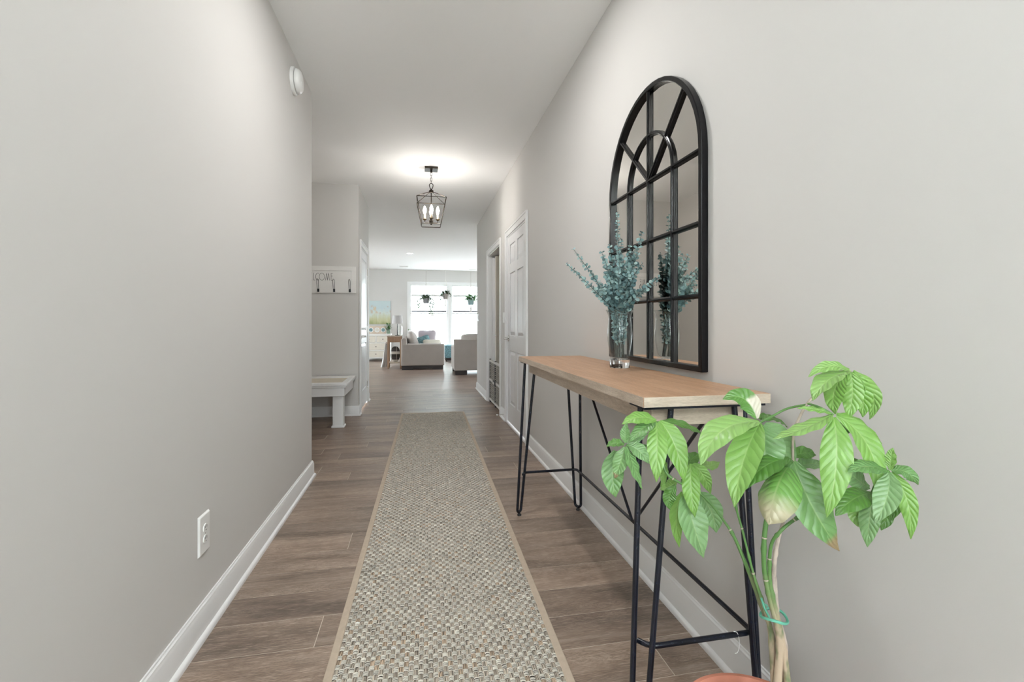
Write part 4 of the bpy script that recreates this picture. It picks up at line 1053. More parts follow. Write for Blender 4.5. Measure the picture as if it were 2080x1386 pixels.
# ------------------------------------------------------------------ lantern pendant
LXc, LYc = 0.133, 5.08
la = thing('lantern_pendant', 'open frame bronze lantern pendant with four lit candle bulbs on the ceiling', 'pendant light', (LXc, LYc, ZC))
MB().box(LXc - 0.068, LXc + 0.068, LYc - 0.068, LYc + 0.068, ZC - 0.022, ZC - 0.0005).build('canopy', 'bronze', la, bevel=0.003)
MB().lathe([(0, 0), (0.010, 0), (0.013, -0.012), (0.010, -0.024), (0, -0.028)], (LXc, LYc, ZC - 0.022), 16).build('canopy_knob', 'bronze', la, 50)
zl = ZC - 0.048; k = 0
while zl > 2.585:
    c = Vector((LXc, LYc, zl - 0.016)); ax = Vector((1, 0, 0)) if k % 2 == 0 else Vector((0, 1, 0))
    pts = [c + ax * 0.0085 * math.cos(t) + Vector((0, 0, (0.011 if math.sin(t) > 0 else -0.011) + 0.0085 * math.sin(t))) for t in [2 * PI * j / 16 + 0.01 for j in range(16)]]
    MB().tube(pts, 0.0022, 6, closed=True).build('chain_link', 'bronze', la, 60)
    zl -= 0.0285; k += 1
MB().tube(smooth_path([(LXc - 0.006, LYc, 2.515), (LXc - 0.014, LYc, 2.535), (LXc - 0.019, LYc, 2.560), (LXc - 0.010, LYc, 2.575), (LXc, LYc, 2.578), (LXc + 0.010, LYc, 2.575), (LXc + 0.019, LYc, 2.560), (LXc + 0.014, LYc, 2.535), (LXc + 0.006, LYc, 2.515)], 4), 0.004, 8).build('hanging_loop', 'bronze', la, 60)
MB().lathe([(0, 0.03), (0.010, 0.03), (0.010, 0.016), (0.022, 0.014), (0.024, 0.0), (0.024, -0.010), (0.018, -0.014), (0, -0.014)], (LXc, LYc, 2.490), 20).build('hub', 'bronze', la, 40)
T, Bt, zT, zB = 0.150, 0.098, 2.402, 2.133
ct = [(LXc + sx * T, LYc + sy * T, zT) for sx, sy in ((-1, -1), (1, -1), (1, 1), (-1, 1))]; cb = [(LXc + sx * Bt, LYc + sy * Bt, zB) for sx, sy in ((-1, -1), (1, -1), (1, 1), (-1, 1))]
for i in range(4):
    for a, b in ((ct[i], ct[(i + 1) % 4]), (cb[i], cb[(i + 1) % 4]), (ct[i], cb[i])):
        MB().tube([a, b], 0.0042, 4).build('frame_bar', 'bronze', la)
    MB().tube([(LXc + (ct[i][0] - LXc) * 0.12, LYc + (ct[i][1] - LYc) * 0.12, 2.484), ct[i]], 0.0038, 4).build('roof_bar', 'bronze', la)
MB().tube([(LXc, LYc, 2.48), (LXc, LYc, 2.165)], 0.005, 8).lathe([(0, -0.028), (0.010, -0.024), (0.010, -0.016), (0.021, -0.012), (0.021, 0.012), (0.012, 0.018), (0.014, 0.032), (0.006, 0.04), (0, 0.04)], (LXc, LYc, 2.165), 16).build('center_rod', 'bronze', la, 40)
for dx, dy in ((-1, 0), (1, 0), (0, -1), (0, 1)):
    x, y = LXc + dx * 0.068, LYc + dy * 0.068
    ca = MB().tube(rounded([(LXc + dx * 0.018, LYc + dy * 0.018, 2.162), (x, y, 2.162), (x, y, 2.185)], 0.012), 0.0035, 8).build('candle_arm', 'bronze', la, 60)
    MB().lathe([(0, 0), (0.008, 0), (0.012, 0.004), (0.022, 0.012), (0.025, 0.014), (0.022, 0.016), (0.012, 0.016), (0.011, 0.013)], (x, y, 2.183), 18).build('drip_cup', 'aged_brass', ca, 50)
    MB().lathe([(0, 0), (0.0098, 0), (0.0098, 0.052), (0.008, 0.054), (0, 0.054)], (x, y, 2.197), 14).build('candle_sleeve', 'candle_sleeve', ca, 50)
    MB().lathe([(0, 0), (0.008, 0.001), (0.014, 0.018), (0.0175, 0.034), (0.016, 0.05), (0.010, 0.068), (0.004, 0.082), (0, 0.086)], (x, y, 2.251), 16).build('bulb', 'bulb_glow', ca, 60)

# ------------------------------------------------------------------ alarm, outlet, switches, door stop
sd_ = thing('smoke_alarm', 'round white smoke alarm high on the left wall near the ceiling', 'smoke alarm', (XL, 3.07, 2.565))
MB().lathe([(0, 0.0005), (0.080, 0.0005), (0.080, 0.014), (0.077, 0.018), (0.062, 0.020), (0, 0.020)], (XL, 3.07, 2.565), 40, 'x').build('mounting_base', 'plate_white', sd_, 40)
MB().lathe([(0, 0.020), (0.060, 0.020), (0.060, 0.0225), (0, 0.0225)], (XL, 3.07, 2.565), 40, 'x').build('vent_gap', 'slot_dark', sd_, 40)
MB().lathe([(0, 0.0225), (0.070, 0.0225), (0.0715, 0.026), (0.068, 0.040), (0.058, 0.050), (0.030, 0.055), (0, 0.056)], (XL, 3.07, 2.565), 40, 'x').build('cover', 'plate_white', sd_, 40)
MB().lathe([(0, 0.055), (0.009, 0.055), (0.008, 0.058), (0, 0.0585)], (XL, 3.05, 2.55), 16, 'x').build('test_button', 'plate_white', sd_, 40)

ot = thing('wall_outlet', 'white double wall outlet low on the left wall', 'outlet', (XL, 1.852, 0.352))
m = MB(lambda p: (XL + p[1], 1.852 + p[0], 0.352 + p[2])); m.frustum((-0.044, 0.044, -0.071, 0.071), (-0.038, 0.038, -0.065, 0.065), 0.0003, 0.007); m.build('cover_plate', 'plate_white', ot, bevel=0.0015)
for s_ in (-1, 1):
    r_ = MB(lambda p: (XL + p[0], 1.852 + p[1], 0.352 + p[2])).lathe([(0, 0.007), (0.0172, 0.007), (0.0168, 0.0095), (0, 0.0098)], (0, 0, s_ * 0.0195), 24, 'x', (1, 0.86)).build('receptacle', 'plate_white', ot, 40)
    for dy in (-0.0063, 0.0063):
        MB().box(XL + 0.0096, XL + 0.0101, 1.852 + dy - 0.0012, 1.852 + dy + 0.0012, 0.352 + s_ * 0.0195 + 0.0005, 0.352 + s_ * 0.0195 + 0.009).build('slot', 'slot_dark', r_)
    MB().lathe([(0, 0.0096), (0.0024, 0.0096), (0.0024, 0.0101), (0, 0.0101)], (XL, 1.852, 0.352 + s_ * 0.0195 - 0.007), 10, 'x').build('slot', 'slot_dark', r_)
MB().lathe([(0, 0.0068), (0.003, 0.0068), (0.0026, 0.0082), (0, 0.0084)], (XL, 1.852, 0.352), 12, 'x').build('screw', 'nickel', ot)
def switch(y, z, label, two):
    s = thing('light_switch', label, 'light switch', (XR, y, z))
    xf = lambda p: (XR - p[1], y + p[0], z + p[2])
    MB(xf).frustum((-0.04, 0.04, -0.062, 0.062), (-0.036, 0.036, -0.058, 0.058), 0.0003, 0.006).build('cover_plate', 'plate_white', s, bevel=0.0012)
    MB(xf).frustum((-0.016, 0.016, -0.033, 0.033), (-0.016, 0.016, -0.033, 0.028), 0.0062, 0.009).build('rocker', 'plate_white', s, bevel=0.001)
switch(5.352, 1.16, 'white light switch on the narrow wall between the two right doorways', 1)
switch(7.72, 1.19, 'white light switch at the far end of the right wall', 1)
ds = thing('door_stop', 'small metal door stop with white tip on the right baseboard', 'door stop', (XR - 0.014, 5.30, 0.055))
MB().tube([(XR - 0.0138, 5.30, 0.055), (XR - 0.082, 5.30, 0.054)], 0.004, 8).build('spring', 'nickel', ds, 60)
MB().tube([(XR - 0.082, 5.30, 0.054), (XR - 0.096, 5.30, 0.054)], 0.007, 10).build('bumper', 'plate_white', ds, 40)

# ------------------------------------------------------------------ pet gate across the closet opening
gy0, gy1, gx = D2[0] + 0.016, D2[1] - 0.016, XR + 0.018
ga = thing('pet_gate', 'low black and grey pet gate with woven panels across the closet opening', 'pet gate', (gx, (gy0 + gy1) / 2, 0))
for z in (0.03, 0.30, 0.56):
    MB().box(gx - 0.012, gx + 0.012, gy0, gy1, z, z + 0.03).build('rail', 'gate_grey', ga, bevel=0.004)
for y in (gy0, (gy0 + gy1) / 2 - 0.02, gy1 - 0.04):
    MB().box(gx - 0.010, gx + 0.010, y, y + 0.04, 0.0, 0.60).build('post', 'gate_black', ga, bevel=0.003)
MB().box(gx - 0.024, gx - 0.012, gy0 + 0.40, gy0 + 0.56, 0.285, 0.345).build('latch', 'gate_black', ga, bevel=0.004)
MB().box(gx - 0.030, gx - 0.024, gy0 + 0.43, gy0 + 0.53, 0.30, 0.33).build('latch_slide', 'gate_grey', ga, bevel=0.003)
for i, (a, b) in enumerate(((gy0 + 0.04, (gy0 + gy1) / 2 - 0.02), ((gy0 + gy1) / 2 + 0.02, gy1 - 0.04))):
    for (za, zb_) in ((0.06, 0.30), (0.33, 0.56)):
        m = MB(); n = 9
        for k in range(n):
            z = za + (zb_ - za) * (k + 0.5) / n
            m.tube([(gx + 0.004 * math.sin(j * 1.9 + k * PI), a + (b - a) * j / 14, z) for j in range(15)], 0.0085, 5)
        for k in range(6):
            y = a + (b - a) * (k + 0.5) / 6; m.tube([(gx, y, za), (gx, y, zb_)], 0.004, 5)
        w_ = m.build('woven_panel', 'gate_mesh', ga, 50)

# ------------------------------------------------------------------ recessed ceiling lights in the living room
for (x, y, lab) in ((-0.20, 11.35, 'recessed ceiling light nearest the hall, in front of the left sofa'), (0.33, 13.5, 'small recessed ceiling light nearest the windows'), (1.75, 11.35, 'recessed ceiling light above the right sofa'), (-2.2, 11.35, 'recessed ceiling light at the living room left')):
    t = thing('recessed_light', lab, 'ceiling light', (x, y, ZC), 'recessed lights in the living room ceiling')
    MB().lathe([(0.060, -0.0005), (0.095, -0.0005), (0.094, -0.005), (0.072, -0.008), (0.062, -0.004)], (x, y, ZC), 28).build('trim_ring', 'plate_white', t, 50)
    MB().lathe([(0, -0.0025), (0.061, -0.0025), (0.061, -0.001), (0, -0.001)], (x, y, ZC), 28).build('lens', 'downlight_glow', t)
for (x, y, lab) in ((-0.42, 14.0, 'grey ceiling vent left of the hanging plants'), (1.62, 14.35, 'grey ceiling vent at the right beyond the hanging plants')):
    t = thing('ceiling_vent', lab, 'vent', (x, y, ZC))
    ring(MB(), x - 0.13, x + 0.13, y - 0.09, y + 0.09, ZC - 0.008, ZC - 0.0005, 0.018).build('vent_frame', 'plate_white', t, bevel=0.002)
    for k in range(6): MB().box(x - 0.112, x + 0.112, y - 0.066 + k * 0.024, y - 0.056 + k * 0.024, ZC - 0.007, ZC - 0.001).build('slat', 'gate_grey', t)
def fill_downlight(x, y, power):
    d = bpy.data.lights.new('fill_downlight', 'AREA'); d.shape = 'DISK'; d.size = 0.11; d.energy = power; d.color = (1.0, 0.985, 0.96)
    o = bpy.data.objects.new('fill_downlight_lamp', d); COL.objects.link(o); o.location = (x, y, ZC - 0.006)
# out-of-frame foyer ceiling lights, added to brighten the hall
for (x, y, lab) in ((0.10, 2.2, 'added fill light in the foyer ceiling in front of the console table'), (0.10, 0.1, 'added fill light in the foyer ceiling closest to the front door')):
    t = thing('recessed_light', lab, 'ceiling light', (x, y, ZC), 'added fill lights in the foyer ceiling')
    MB().lathe([(0.060, -0.0005), (0.095, -0.0005), (0.094, -0.005), (0.072, -0.008), (0.062, -0.004)], (x, y, ZC), 28).build('trim_ring', 'plate_white', t, 50)
    MB().lathe([(0, -0.0025), (0.061, -0.0025), (0.061, -0.001), (0, -0.001)], (x, y, ZC), 28).build('lens', 'downlight_glow', t)
    fill_downlight(x, y, 4.0 if y > 1 else 1.0)

# ------------------------------------------------------------------ left sofa (arm end faces the hall, seat faces right)
SX0, SX1, SY0, SY1 = -0.396, 0.607, 11.28, 13.35
so = thing('sofa', 'cream sofa seen from its arm end, left of the hall axis', 'sofa', ((SX0 + SX1) / 2, (SY0 + SY1) / 2, 0))
for (ya, yb) in ((SY0, SY0 + 0.24), (SY1 - 0.24, SY1)):
    MB().box(SX0 + 0.01, SX1, ya, yb, 0.10, 0.612).build('arm', 'sofa_fabric', so, 50, bevel=0.028, seg=4)
m = MB(); m.poly_extrude([(SX0, SY0 + 0.002, 0.10), (SX0 + 0.20, SY0 + 0.002, 0.10), (SX0 + 0.12, SY0 + 0.002, 0.735), (SX0 + 0.06, SY0 + 0.002, 0.765), (SX0 - 0.0, SY0 + 0.002, 0.72)], (0, SY1 - SY0 - 0.004, 0)); m.build('backrest', 'sofa_fabric', so, 40, bevel=0.018, seg=3)
MB().box(SX0 + 0.05, SX1 - 0.01, SY0 + 0.05, SY1 - 0.05, 0.10, 0.30).build('base', 'sofa_fabric', so, bevel=0.01)
for k in range(3):
    ya = SY0 + 0.245 + k * 0.527
    MB().puff((SX0 + 0.60, ya + 0.263, 0.385), 0.42, 0.262, 0.09, e=0.2).build('seat_cushion', 'sofa_fabric', so, 60)
for (x, y) in ((SX0 + 0.02, SY0 + 0.03), (SX1 - 0.28, SY0 + 0.03), (SX0 + 0.02, SY1 - 0.11), (SX1 - 0.28, SY1 - 0.11)):
    MB().box(x, x + 0.25, y, y + 0.08, 0.0, 0.10).build('foot', 'sofa_foot', so, bevel=0.004)
MB().box(SX0 + 0.25, SX1 - 0.27, SY0 + 0.06, SY0 + 0.10, 0.025, 0.10).build('front_rail', 'sofa_foot', so)
R = lambda ax, d: Matrix.Rotation(math.radians(d), 3, ax)
for k in range(3):
    ya = SY0 + 0.245 + k * 0.527
    MB().puff((SX0 + 0.27, ya + 0.263, 0.655), 0.25, 0.255, 0.115, rot=R('Y', 70), e=0.45).build('back_cushion', 'sofa_fabric', so, 60)
def pillow(name, c, s, rot, mat, label, th=0.07, cat='pillow'):
    o = MB().puff((0, 0, 0), s, s, th, e=0.42, pinch=0.12, nu=28, nv=12).build(name, mat, smooth=60)
    o.location = c; o.rotation_euler = rot
    return tag(o, label, cat, 'throw pillows on the left sofa')
pillow('throw_pillow', (0.12, 11.80, 0.60), 0.19, (math.radians(72), math.radians(-16), math.radians(12)), 'pillow_teal', 'teal throw pillow lying on the left sofa behind its arm')
pillow('throw_pillow', (0.21, 12.35, 0.69), 0.235, (math.radians(78), 0, math.radians(-10)), 'pillow_mauve', 'pale mauve throw pillow propped behind the teal one')
pillow('throw_pillow', (0.33, 11.62, 0.575), 0.22, (math.radians(28), 0, math.radians(4)), 'pillow_cream', 'cream throw pillow lying flat along the left sofa arm')

# right sofa, its back to the hall
QX0, QX1, QY0, QY1 = 0.737, 2.75, 10.03, 10.98
s2 = thing('sofa', 'cream sofa with its back to the hall, partly hidden by the right wall', 'sofa', ((QX0 + QX1) / 2, (QY0 + QY1) / 2, 0))
MB().box(QX0, QX1, QY0, QY0 + 0.20, 0.09, 0.752).build('backrest', 'sofa_fabric', s2, 50, bevel=0.018, seg=3)
for (a, b) in ((QX0 + 0.004, QX0 + 0.23), (QX1 - 0.23, QX1 - 0.004)): MB().box(a, b, QY0 + 0.15, QY1, 0.09, 0.60).build('arm', 'sofa_fabric', s2, 50, bevel=0.028, seg=4)
MB().box(QX0 + 0.05, QX1 - 0.05, QY0 + 0.1, QY1 - 0.02, 0.09, 0.30).build('base', 'sofa_fabric', s2, bevel=0.01)
w_ = (QX1 - QX0 - 0.48) / 2
for k in range(2):
    xa = QX0 + 0.24 + k * w_
    MB().puff((xa + w_ / 2, QY0 + 0.58, 0.385), w_ / 2, 0.40, 0.09, e=0.2).build('seat_cushion', 'sofa_fabric', s2, 60)
    MB().puff((xa - 0.04 + w_ / 2, QY0 + 0.30, 0.645), w_ / 2 + 0.03, 0.225, 0.13, rot=R('X', 78), e=0.3, nu=32).build('back_cushion', 'sofa_fabric', s2, 60)
for (x, y) in ((QX0 + 0.03, QY0 + 0.02), (QX1 - 0.28, QY0 + 0.02), (QX0 + 0.03, QY1 - 0.12), (QX1 - 0.28, QY1 - 0.12)):
    MB().box(x, x + 0.25, y, y + 0.10, 0, 0.09).build('foot', 'sofa_foot', s2, bevel=0.004)
# teal ottoman by the window
oo = thing('ottoman', 'small teal woven ottoman on the floor between the two sofas', 'ottoman', (1.0, 13.9, 0))
MB().box(0.75, 1.25, 13.65, 14.15, 0.09, 0.46).build('cushion', 'teal_weave', oo, 60, bevel=0.03, seg=3)
ring(MB(), 0.76, 1.24, 13.66, 14.14, 0.03, 0.09, 0.05).build('base', 'sofa_foot', oo, bevel=0.004)
for (x, y) in ((0.77, 13.67), (1.19, 13.67), (0.77, 14.09), (1.19, 14.09)): MB().box(x, x + 0.04, y, y + 0.04, 0, 0.03).build('foot', 'sofa_foot', oo)

# ------------------------------------------------------------------ end table, lamp, jar, plaid pillow, throw
EX0, EX1, EY0, EY1, EZ = -0.735, -0.40, 11.74, 12.12, 0.792
et = thing('end_table', 'tall wooden end table with a lower shelf beside the left sofa', 'side table', ((EX0 + EX1) / 2, (EY0 + EY1) / 2, 0))
MB().box(EX0 - 0.01, EX1 + 0.01, EY0 - 0.01, EY1 + 0.01, EZ - 0.025, EZ).build('table_top', 'table_limed', et, bevel=0.004)
for (x, y) in ((EX0, EY0), (EX1 - 0.04, EY0), (EX0, EY1 - 0.04), (EX1 - 0.04, EY1 - 0.04)): MB().box(x, x + 0.04, y, y + 0.04, 0, EZ - 0.025).build('leg', 'pine', et, bevel=0.003)
for (a, b, c_, d) in ((EX0 + 0.04, EX1 - 0.04, EY0 + 0.006, EY0 + 0.022), (EX0 + 0.04, EX1 - 0.04, EY1 - 0.022, EY1 - 0.006), (EX0 + 0.006, EX0 + 0.022, EY0 + 0.04, EY1 - 0.04), (EX1 - 0.022, EX1 - 0.006, EY0 + 0.04, EY1 - 0.04)):
    MB().box(a, b, c_, d, 0.635, EZ - 0.025).build('apron', 'pine', et, bevel=0.002)
MB().box(EX0 + 0.01, EX1 - 0.01, EY0 + 0.01, EY1 - 0.01, 0.125, 0.148).build('shelf', 'table_limed', et, bevel=0.002)
lx, ly = -0.505, 11.90
lp = thing('table_lamp', 'table lamp with a slim black stem and white shade on the wooden end table', 'lamp', (lx, ly, EZ))
MB().box(lx - 0.052, lx + 0.052, ly - 0.052, ly + 0.052, EZ + 0.0003, EZ + 0.016).build('base', 'black_metal', lp, bevel=0.003)
MB().tube([(lx, ly, EZ + 0.016), (lx, ly, EZ + 0.10), (lx, ly, EZ + 0.40)], [0.011, 0.010, 0.006], 10).build('stem', 'black_metal', lp, 50)
MB().lathe([(0.132, 1.085), (0.112, 1.287), (0.110, 1.287), (0.130, 1.085)], (lx, ly, 0), 36).build('lamp_shade', 'lamp_fabric', lp, 50)
MB().tube([(lx - 0.111, ly, 1.275), (lx + 0.111, ly, 1.275)], 0.002, 5).build('shade_spider', 'black_metal', lp)
j = MB().lathe([(0, 0), (0.055, 0), (0.057, 0.01), (0.057, 0.20), (0.05, 0.215), (0.05, 0.235), (0.047, 0.235), (0.047, 0.213), (0.054, 0.198), (0.054, 0.012), (0, 0.010)], (-0.452, 12.05, EZ + 0.0005), 28).build('glass_jar', 'jar_glass', smooth=50)
tag(j, 'clear glass jar behind the lamp on the wooden end table', 'jar')
q = N('plaid'); q.set(Roughness=0.9); v = q.coord('Object', (1, 1, 1)); sx = q.n('ShaderNodeSeparateXYZ'); q.l(v, sx.inputs[0])
fx = q.math('FRACT', q.math('MULTIPLY', q.math('ADD', sx.outputs[0], 3.03), 8.0)); fz = q.math('FRACT', q.math('MULTIPLY', q.math('ADD', sx.outputs[2], 3.06), 5.0))
c1 = q.ramp(fz, [(0.30, (0.05, 0.045, 0.04)), (0.34, (0.55, 0.52, 0.47)), (0.62, (0.55, 0.52, 0.47)), (0.66, (0.07, 0.06, 0.055))])
c2 = q.ramp(fx, [(0.44, 0.0), (0.46, 1.0), (0.52, 1.0), (0.54, 0.0)])
q.col(q.mix(q.math('MULTIPLY', c2, 0.6), c1, (0.7, 0.68, 0.62)))
pp = MB().puff((0, 0, 0), 0.115, 0.075, 0.19, e=0.6, nu=24, nv=14).build('plaid_pillow', 'plaid', smooth=60); pp.location = ((EX0 + EX1) / 2 + 0.01, 11.93, 0.339)
tag(pp, 'black and cream plaid pillow on the lower shelf of the end table', 'pillow')
m = MB(); nu, nv = 22, 16; vs = []
for i in range(nv + 1):
    v_ = i / nv
    for k in range(nu + 1):
        u = k / nu
        x = -0.775 - 0.05 * v_ ** 1.3 + (u - 0.5) * (0.05 + 0.11 * v_) ; y = 12.12 + 0.26 * (u - 0.5) + 0.030 * math.sin(u * 15 + v_ * 2) * (0.3 + v_) ; z = 0.605 * (1 - v_) + 0.012
        vs.append((x, y, z + (0.02 * math.sin(u * 3.1) if i == 0 else 0)))
m.add(vs, [(i * (nu + 1) + k, i * (nu + 1) + k + 1, (i + 1) * (nu + 1) + k + 1, (i + 1) * (nu + 1) + k) for i in range(nv) for k in range(nu)])
th = m.build('throw_blanket', 'throw_white', smooth=80); sm = th.modifiers.new('solid', 'SOLIDIFY'); sm.thickness = 0.012
tag(th, 'white throw blanket hanging to the floor left of the end table', 'blanket')

# ------------------------------------------------------------------ dresser and what stands on it
GX0, GX1, GY0, GY1, GZ = -1.60, -0.80, 14.10, 14.60, 0.787
dr = thing('dresser', 'white dresser with beige drawers and dark knobs under the painting', 'dresser', ((GX0 + GX1) / 2, (GY0 + GY1) / 2, 0))
MB().box(GX0 - 0.02, GX1 + 0.02, GY0 - 0.025, GY1, GZ - 0.03, GZ).build('top', 'dresser_white', dr, bevel=0.004)
m = MB(); m.box(GX0, GX0 + 0.03, GY0, GY1, 0, GZ - 0.03); m.box(GX1 - 0.03, GX1, GY0, GY1, 0, GZ - 0.03); m.box(GX0 + 0.03, GX1 - 0.03, GY1 - 0.02, GY1, 0.08, GZ - 0.03)
for z in (0.09, 0.30, 0.515, GZ - 0.06): m.box(GX0 + 0.03, GX1 - 0.03, GY0, GY1 - 0.02, z, z + 0.028)
m.box((GX0 + GX1) / 2 - 0.015, (GX0 + GX1) / 2 + 0.015, GY0, GY1 - 0.02, 0.543, GZ - 0.06)
m.build('body', 'dresser_white', dr)
for (a, b, za, zb_) in ((GX0 + 0.034, (GX0 + GX1) / 2 - 0.019, 0.547, GZ - 0.064), ((GX0 + GX1) / 2 + 0.019, GX1 - 0.034, 0.547, GZ - 0.064), (GX0 + 0.034, GX1 - 0.034, 0.332, 0.511), (GX0 + 0.034, GX1 - 0.034, 0.122, 0.296)):
    d_ = MB().box(a, b, GY0 + 0.006, GY0 + 0.03, za, zb_).build('drawer', 'dresser_beige', dr, bevel=0.004)
    MB().lathe([(0, 0.0), (0.007, 0), (0.006, -0.012), (0.015, -0.018), (0.014, -0.026), (0, -0.029)], ((a + b) / 2, GY0 + 0.006, (za + zb_) / 2), 14, 'y').build('knob', 'knob_dark', d_, 50)
fx0, fx1, fy = -1.45, -0.93, 14.36
pf = thing('triple_photo_frame', 'wide wooden frame with three small round pictures on the dresser', 'picture frame', ((fx0 + fx1) / 2, fy, GZ))
MB().box(fx0, fx1, fy, fy + 0.025, GZ + 0.0005, GZ + 0.225).build('board', 'frame_beige', pf, bevel=0.004)
for k, mt_ in enumerate(('pillow_teal', 'pillow_cream', 'pot_blue')):
    cx_ = fx0 + (fx1 - fx0) * (k + 0.5) / 3
    MB().lathe([(0, -0.001), (0.072, -0.001), (0.072, -0.006), (0.060, -0.006), (0.058, -0.004), (0, -0.004)], (cx_, fy, GZ + 0.113), 28, 'y').build('mount', 'plate_white', pf)
    MB().lathe([(0, -0.0045), (0.050, -0.0045), (0.050, -0.0055), (0, -0.0055)], (cx_, fy, GZ + 0.113), 28, 'y').build('picture', mt_, pf)
# painting: wildflowers against a pale sky
q = N('wildflower_canvas'); q.set(Roughness=0.7)
tc = q.n('ShaderNodeTexCoord'); sp = q.n('ShaderNodeSeparateXYZ'); q.l(tc.outputs['Object'], sp.inputs[0])
nz = q.noise(q.coord('Object', (1, 1, 0.5)), 9, 6); zz = q.math('ADD', sp.outputs[2], q.math('MULTIPLY', q.math('SUBTRACT', nz, 0.5), 0.35))
cb_ = q.ramp(zz, [(0.0, (0.36, 0.38, 0.20)), (0.14, (0.52, 0.52, 0.32)), (0.30, (0.60, 0.66, 0.62)), (0.5, (0.52, 0.62, 0.65)), (0.72, (0.56, 0.66, 0.67))])
vo = q.n('ShaderNodeTexVoronoi'); vo.inputs['Scale'].default_value = 8.0; va_ = q.n('ShaderNodeVectorMath', operation='ADD'); nzz = q.n('ShaderNodeTexNoise'); nzz.inputs['Scale'].default_value = 14.0; q.l(q.coord('Object', (1, 0.0, 1)), nzz.inputs['Vector']); sc_ = q.n('ShaderNodeVectorMath', operation='SCALE'); sc_.inputs['Scale'].default_value = 0.13; q.l(nzz.outputs[1], sc_.inputs[0]); q.l(q.coord('Object', (1, 0.0, 0.8)), va_.inputs[0]); q.l(sc_.outputs[0], va_.inputs[1]); q.l(va_.outputs[0], vo.inputs['Vector'])
blot = q.math('MULTIPLY', q.ramp(vo.outputs['Distance'], [(0.26, 0.85), (0.44, 0.0)]), q.ramp(sp.outputs[2], [(0.25, 0.0), (0.32, 1.0), (0.52, 1.0), (0.60, 0.0)]))
sepc = q.n('ShaderNodeSeparateColor'); q.l(vo.outputs['Color'], sepc.inputs[0]); blot = q.math('MULTIPLY', blot, q.ramp(sepc.outputs[0], [(0.28, 0.0), (0.32, 1.0)]))
cb_ = q.mix(blot, cb_, q.ramp(sepc.outputs[1], [(0.2, (0.58, 0.38, 0.20)), (0.5, (0.62, 0.50, 0.34)), (0.8, (0.50, 0.40, 0.36))]))
stw = q.noise(q.coord('Object', (34, 1, 0.6)), 1.0, 2); cb_ = q.mix(q.math('MULTIPLY', q.ramp(stw, [(0.60, 0.0), (0.66, 1.0)]), q.ramp(sp.outputs[2], [(0.02, 0.8), (0.45, 0.0)])), cb_, (0.30, 0.30, 0.12))
q.col(cb_)
pn = thing('painting', 'canvas painting of orange wildflowers against pale blue sky above the dresser', 'painting', (-1.30, FY, 1.068))
MB().box(-1.765, -0.835, FY - 0.035, FY - 0.001, 1.068, 1.775).build('canvas', 'wildflower_canvas', pn, bevel=0.003)
# plant in a green glass pot on the dresser
def leafy(parent, mat, items, name='foliage'):
    m = MB()
    for (c, d, L_, W_) in items:
        d = d.normalized(); s = d.cross(Vector((0, 0, 1)));  s = s.normalized() if s.length > 1e-4 else Vector((1, 0, 0)); nn = s.cross(d)
        m.add([c, c + d * L_ * .45 + s * W_ * .5 + nn * W_ * .12, c + d * L_ - nn * W_ * .15, c + d * L_ * .45 - s * W_ * .5 + nn * W_ * .12, c + d * L_ * .45], [(0, 1, 4), (1, 2, 4), (2, 3, 4), (3, 0, 4)])
    o = m.build(name, mat, parent); o['kind'] = 'stuff'
    return o
px_, py_ = -0.865, 14.30
dp = thing('potted_herb', 'bushy green plant in a green glass pot at the dresser edge', 'potted plant', (px_, py_, GZ))
MB().lathe([(0, 0), (0.045, 0), (0.055, 0.05), (0.05, 0.10), (0.058, 0.14), (0.052, 0.14), (0.045, 0.10), (0.05, 0.05), (0.04, 0.008), (0, 0.008)], (px_, py_, GZ + 0.0005), 24).build('pot', 'green_glass', dp, 50)
rr = random.Random(2)
leafy(dp, 'bright_leaf', [(Vector((px_ + rr.gauss(0, .035), py_ + rr.gauss(0, .03), GZ + 0.10 + rr.random() * 0.17)), Vector((rr.gauss(0, 1), rr.gauss(0, 1), rr.uniform(-.3, 1.0))), rr.uniform(.05, .10), rr.uniform(.02, .03)) for _ in range(150)])

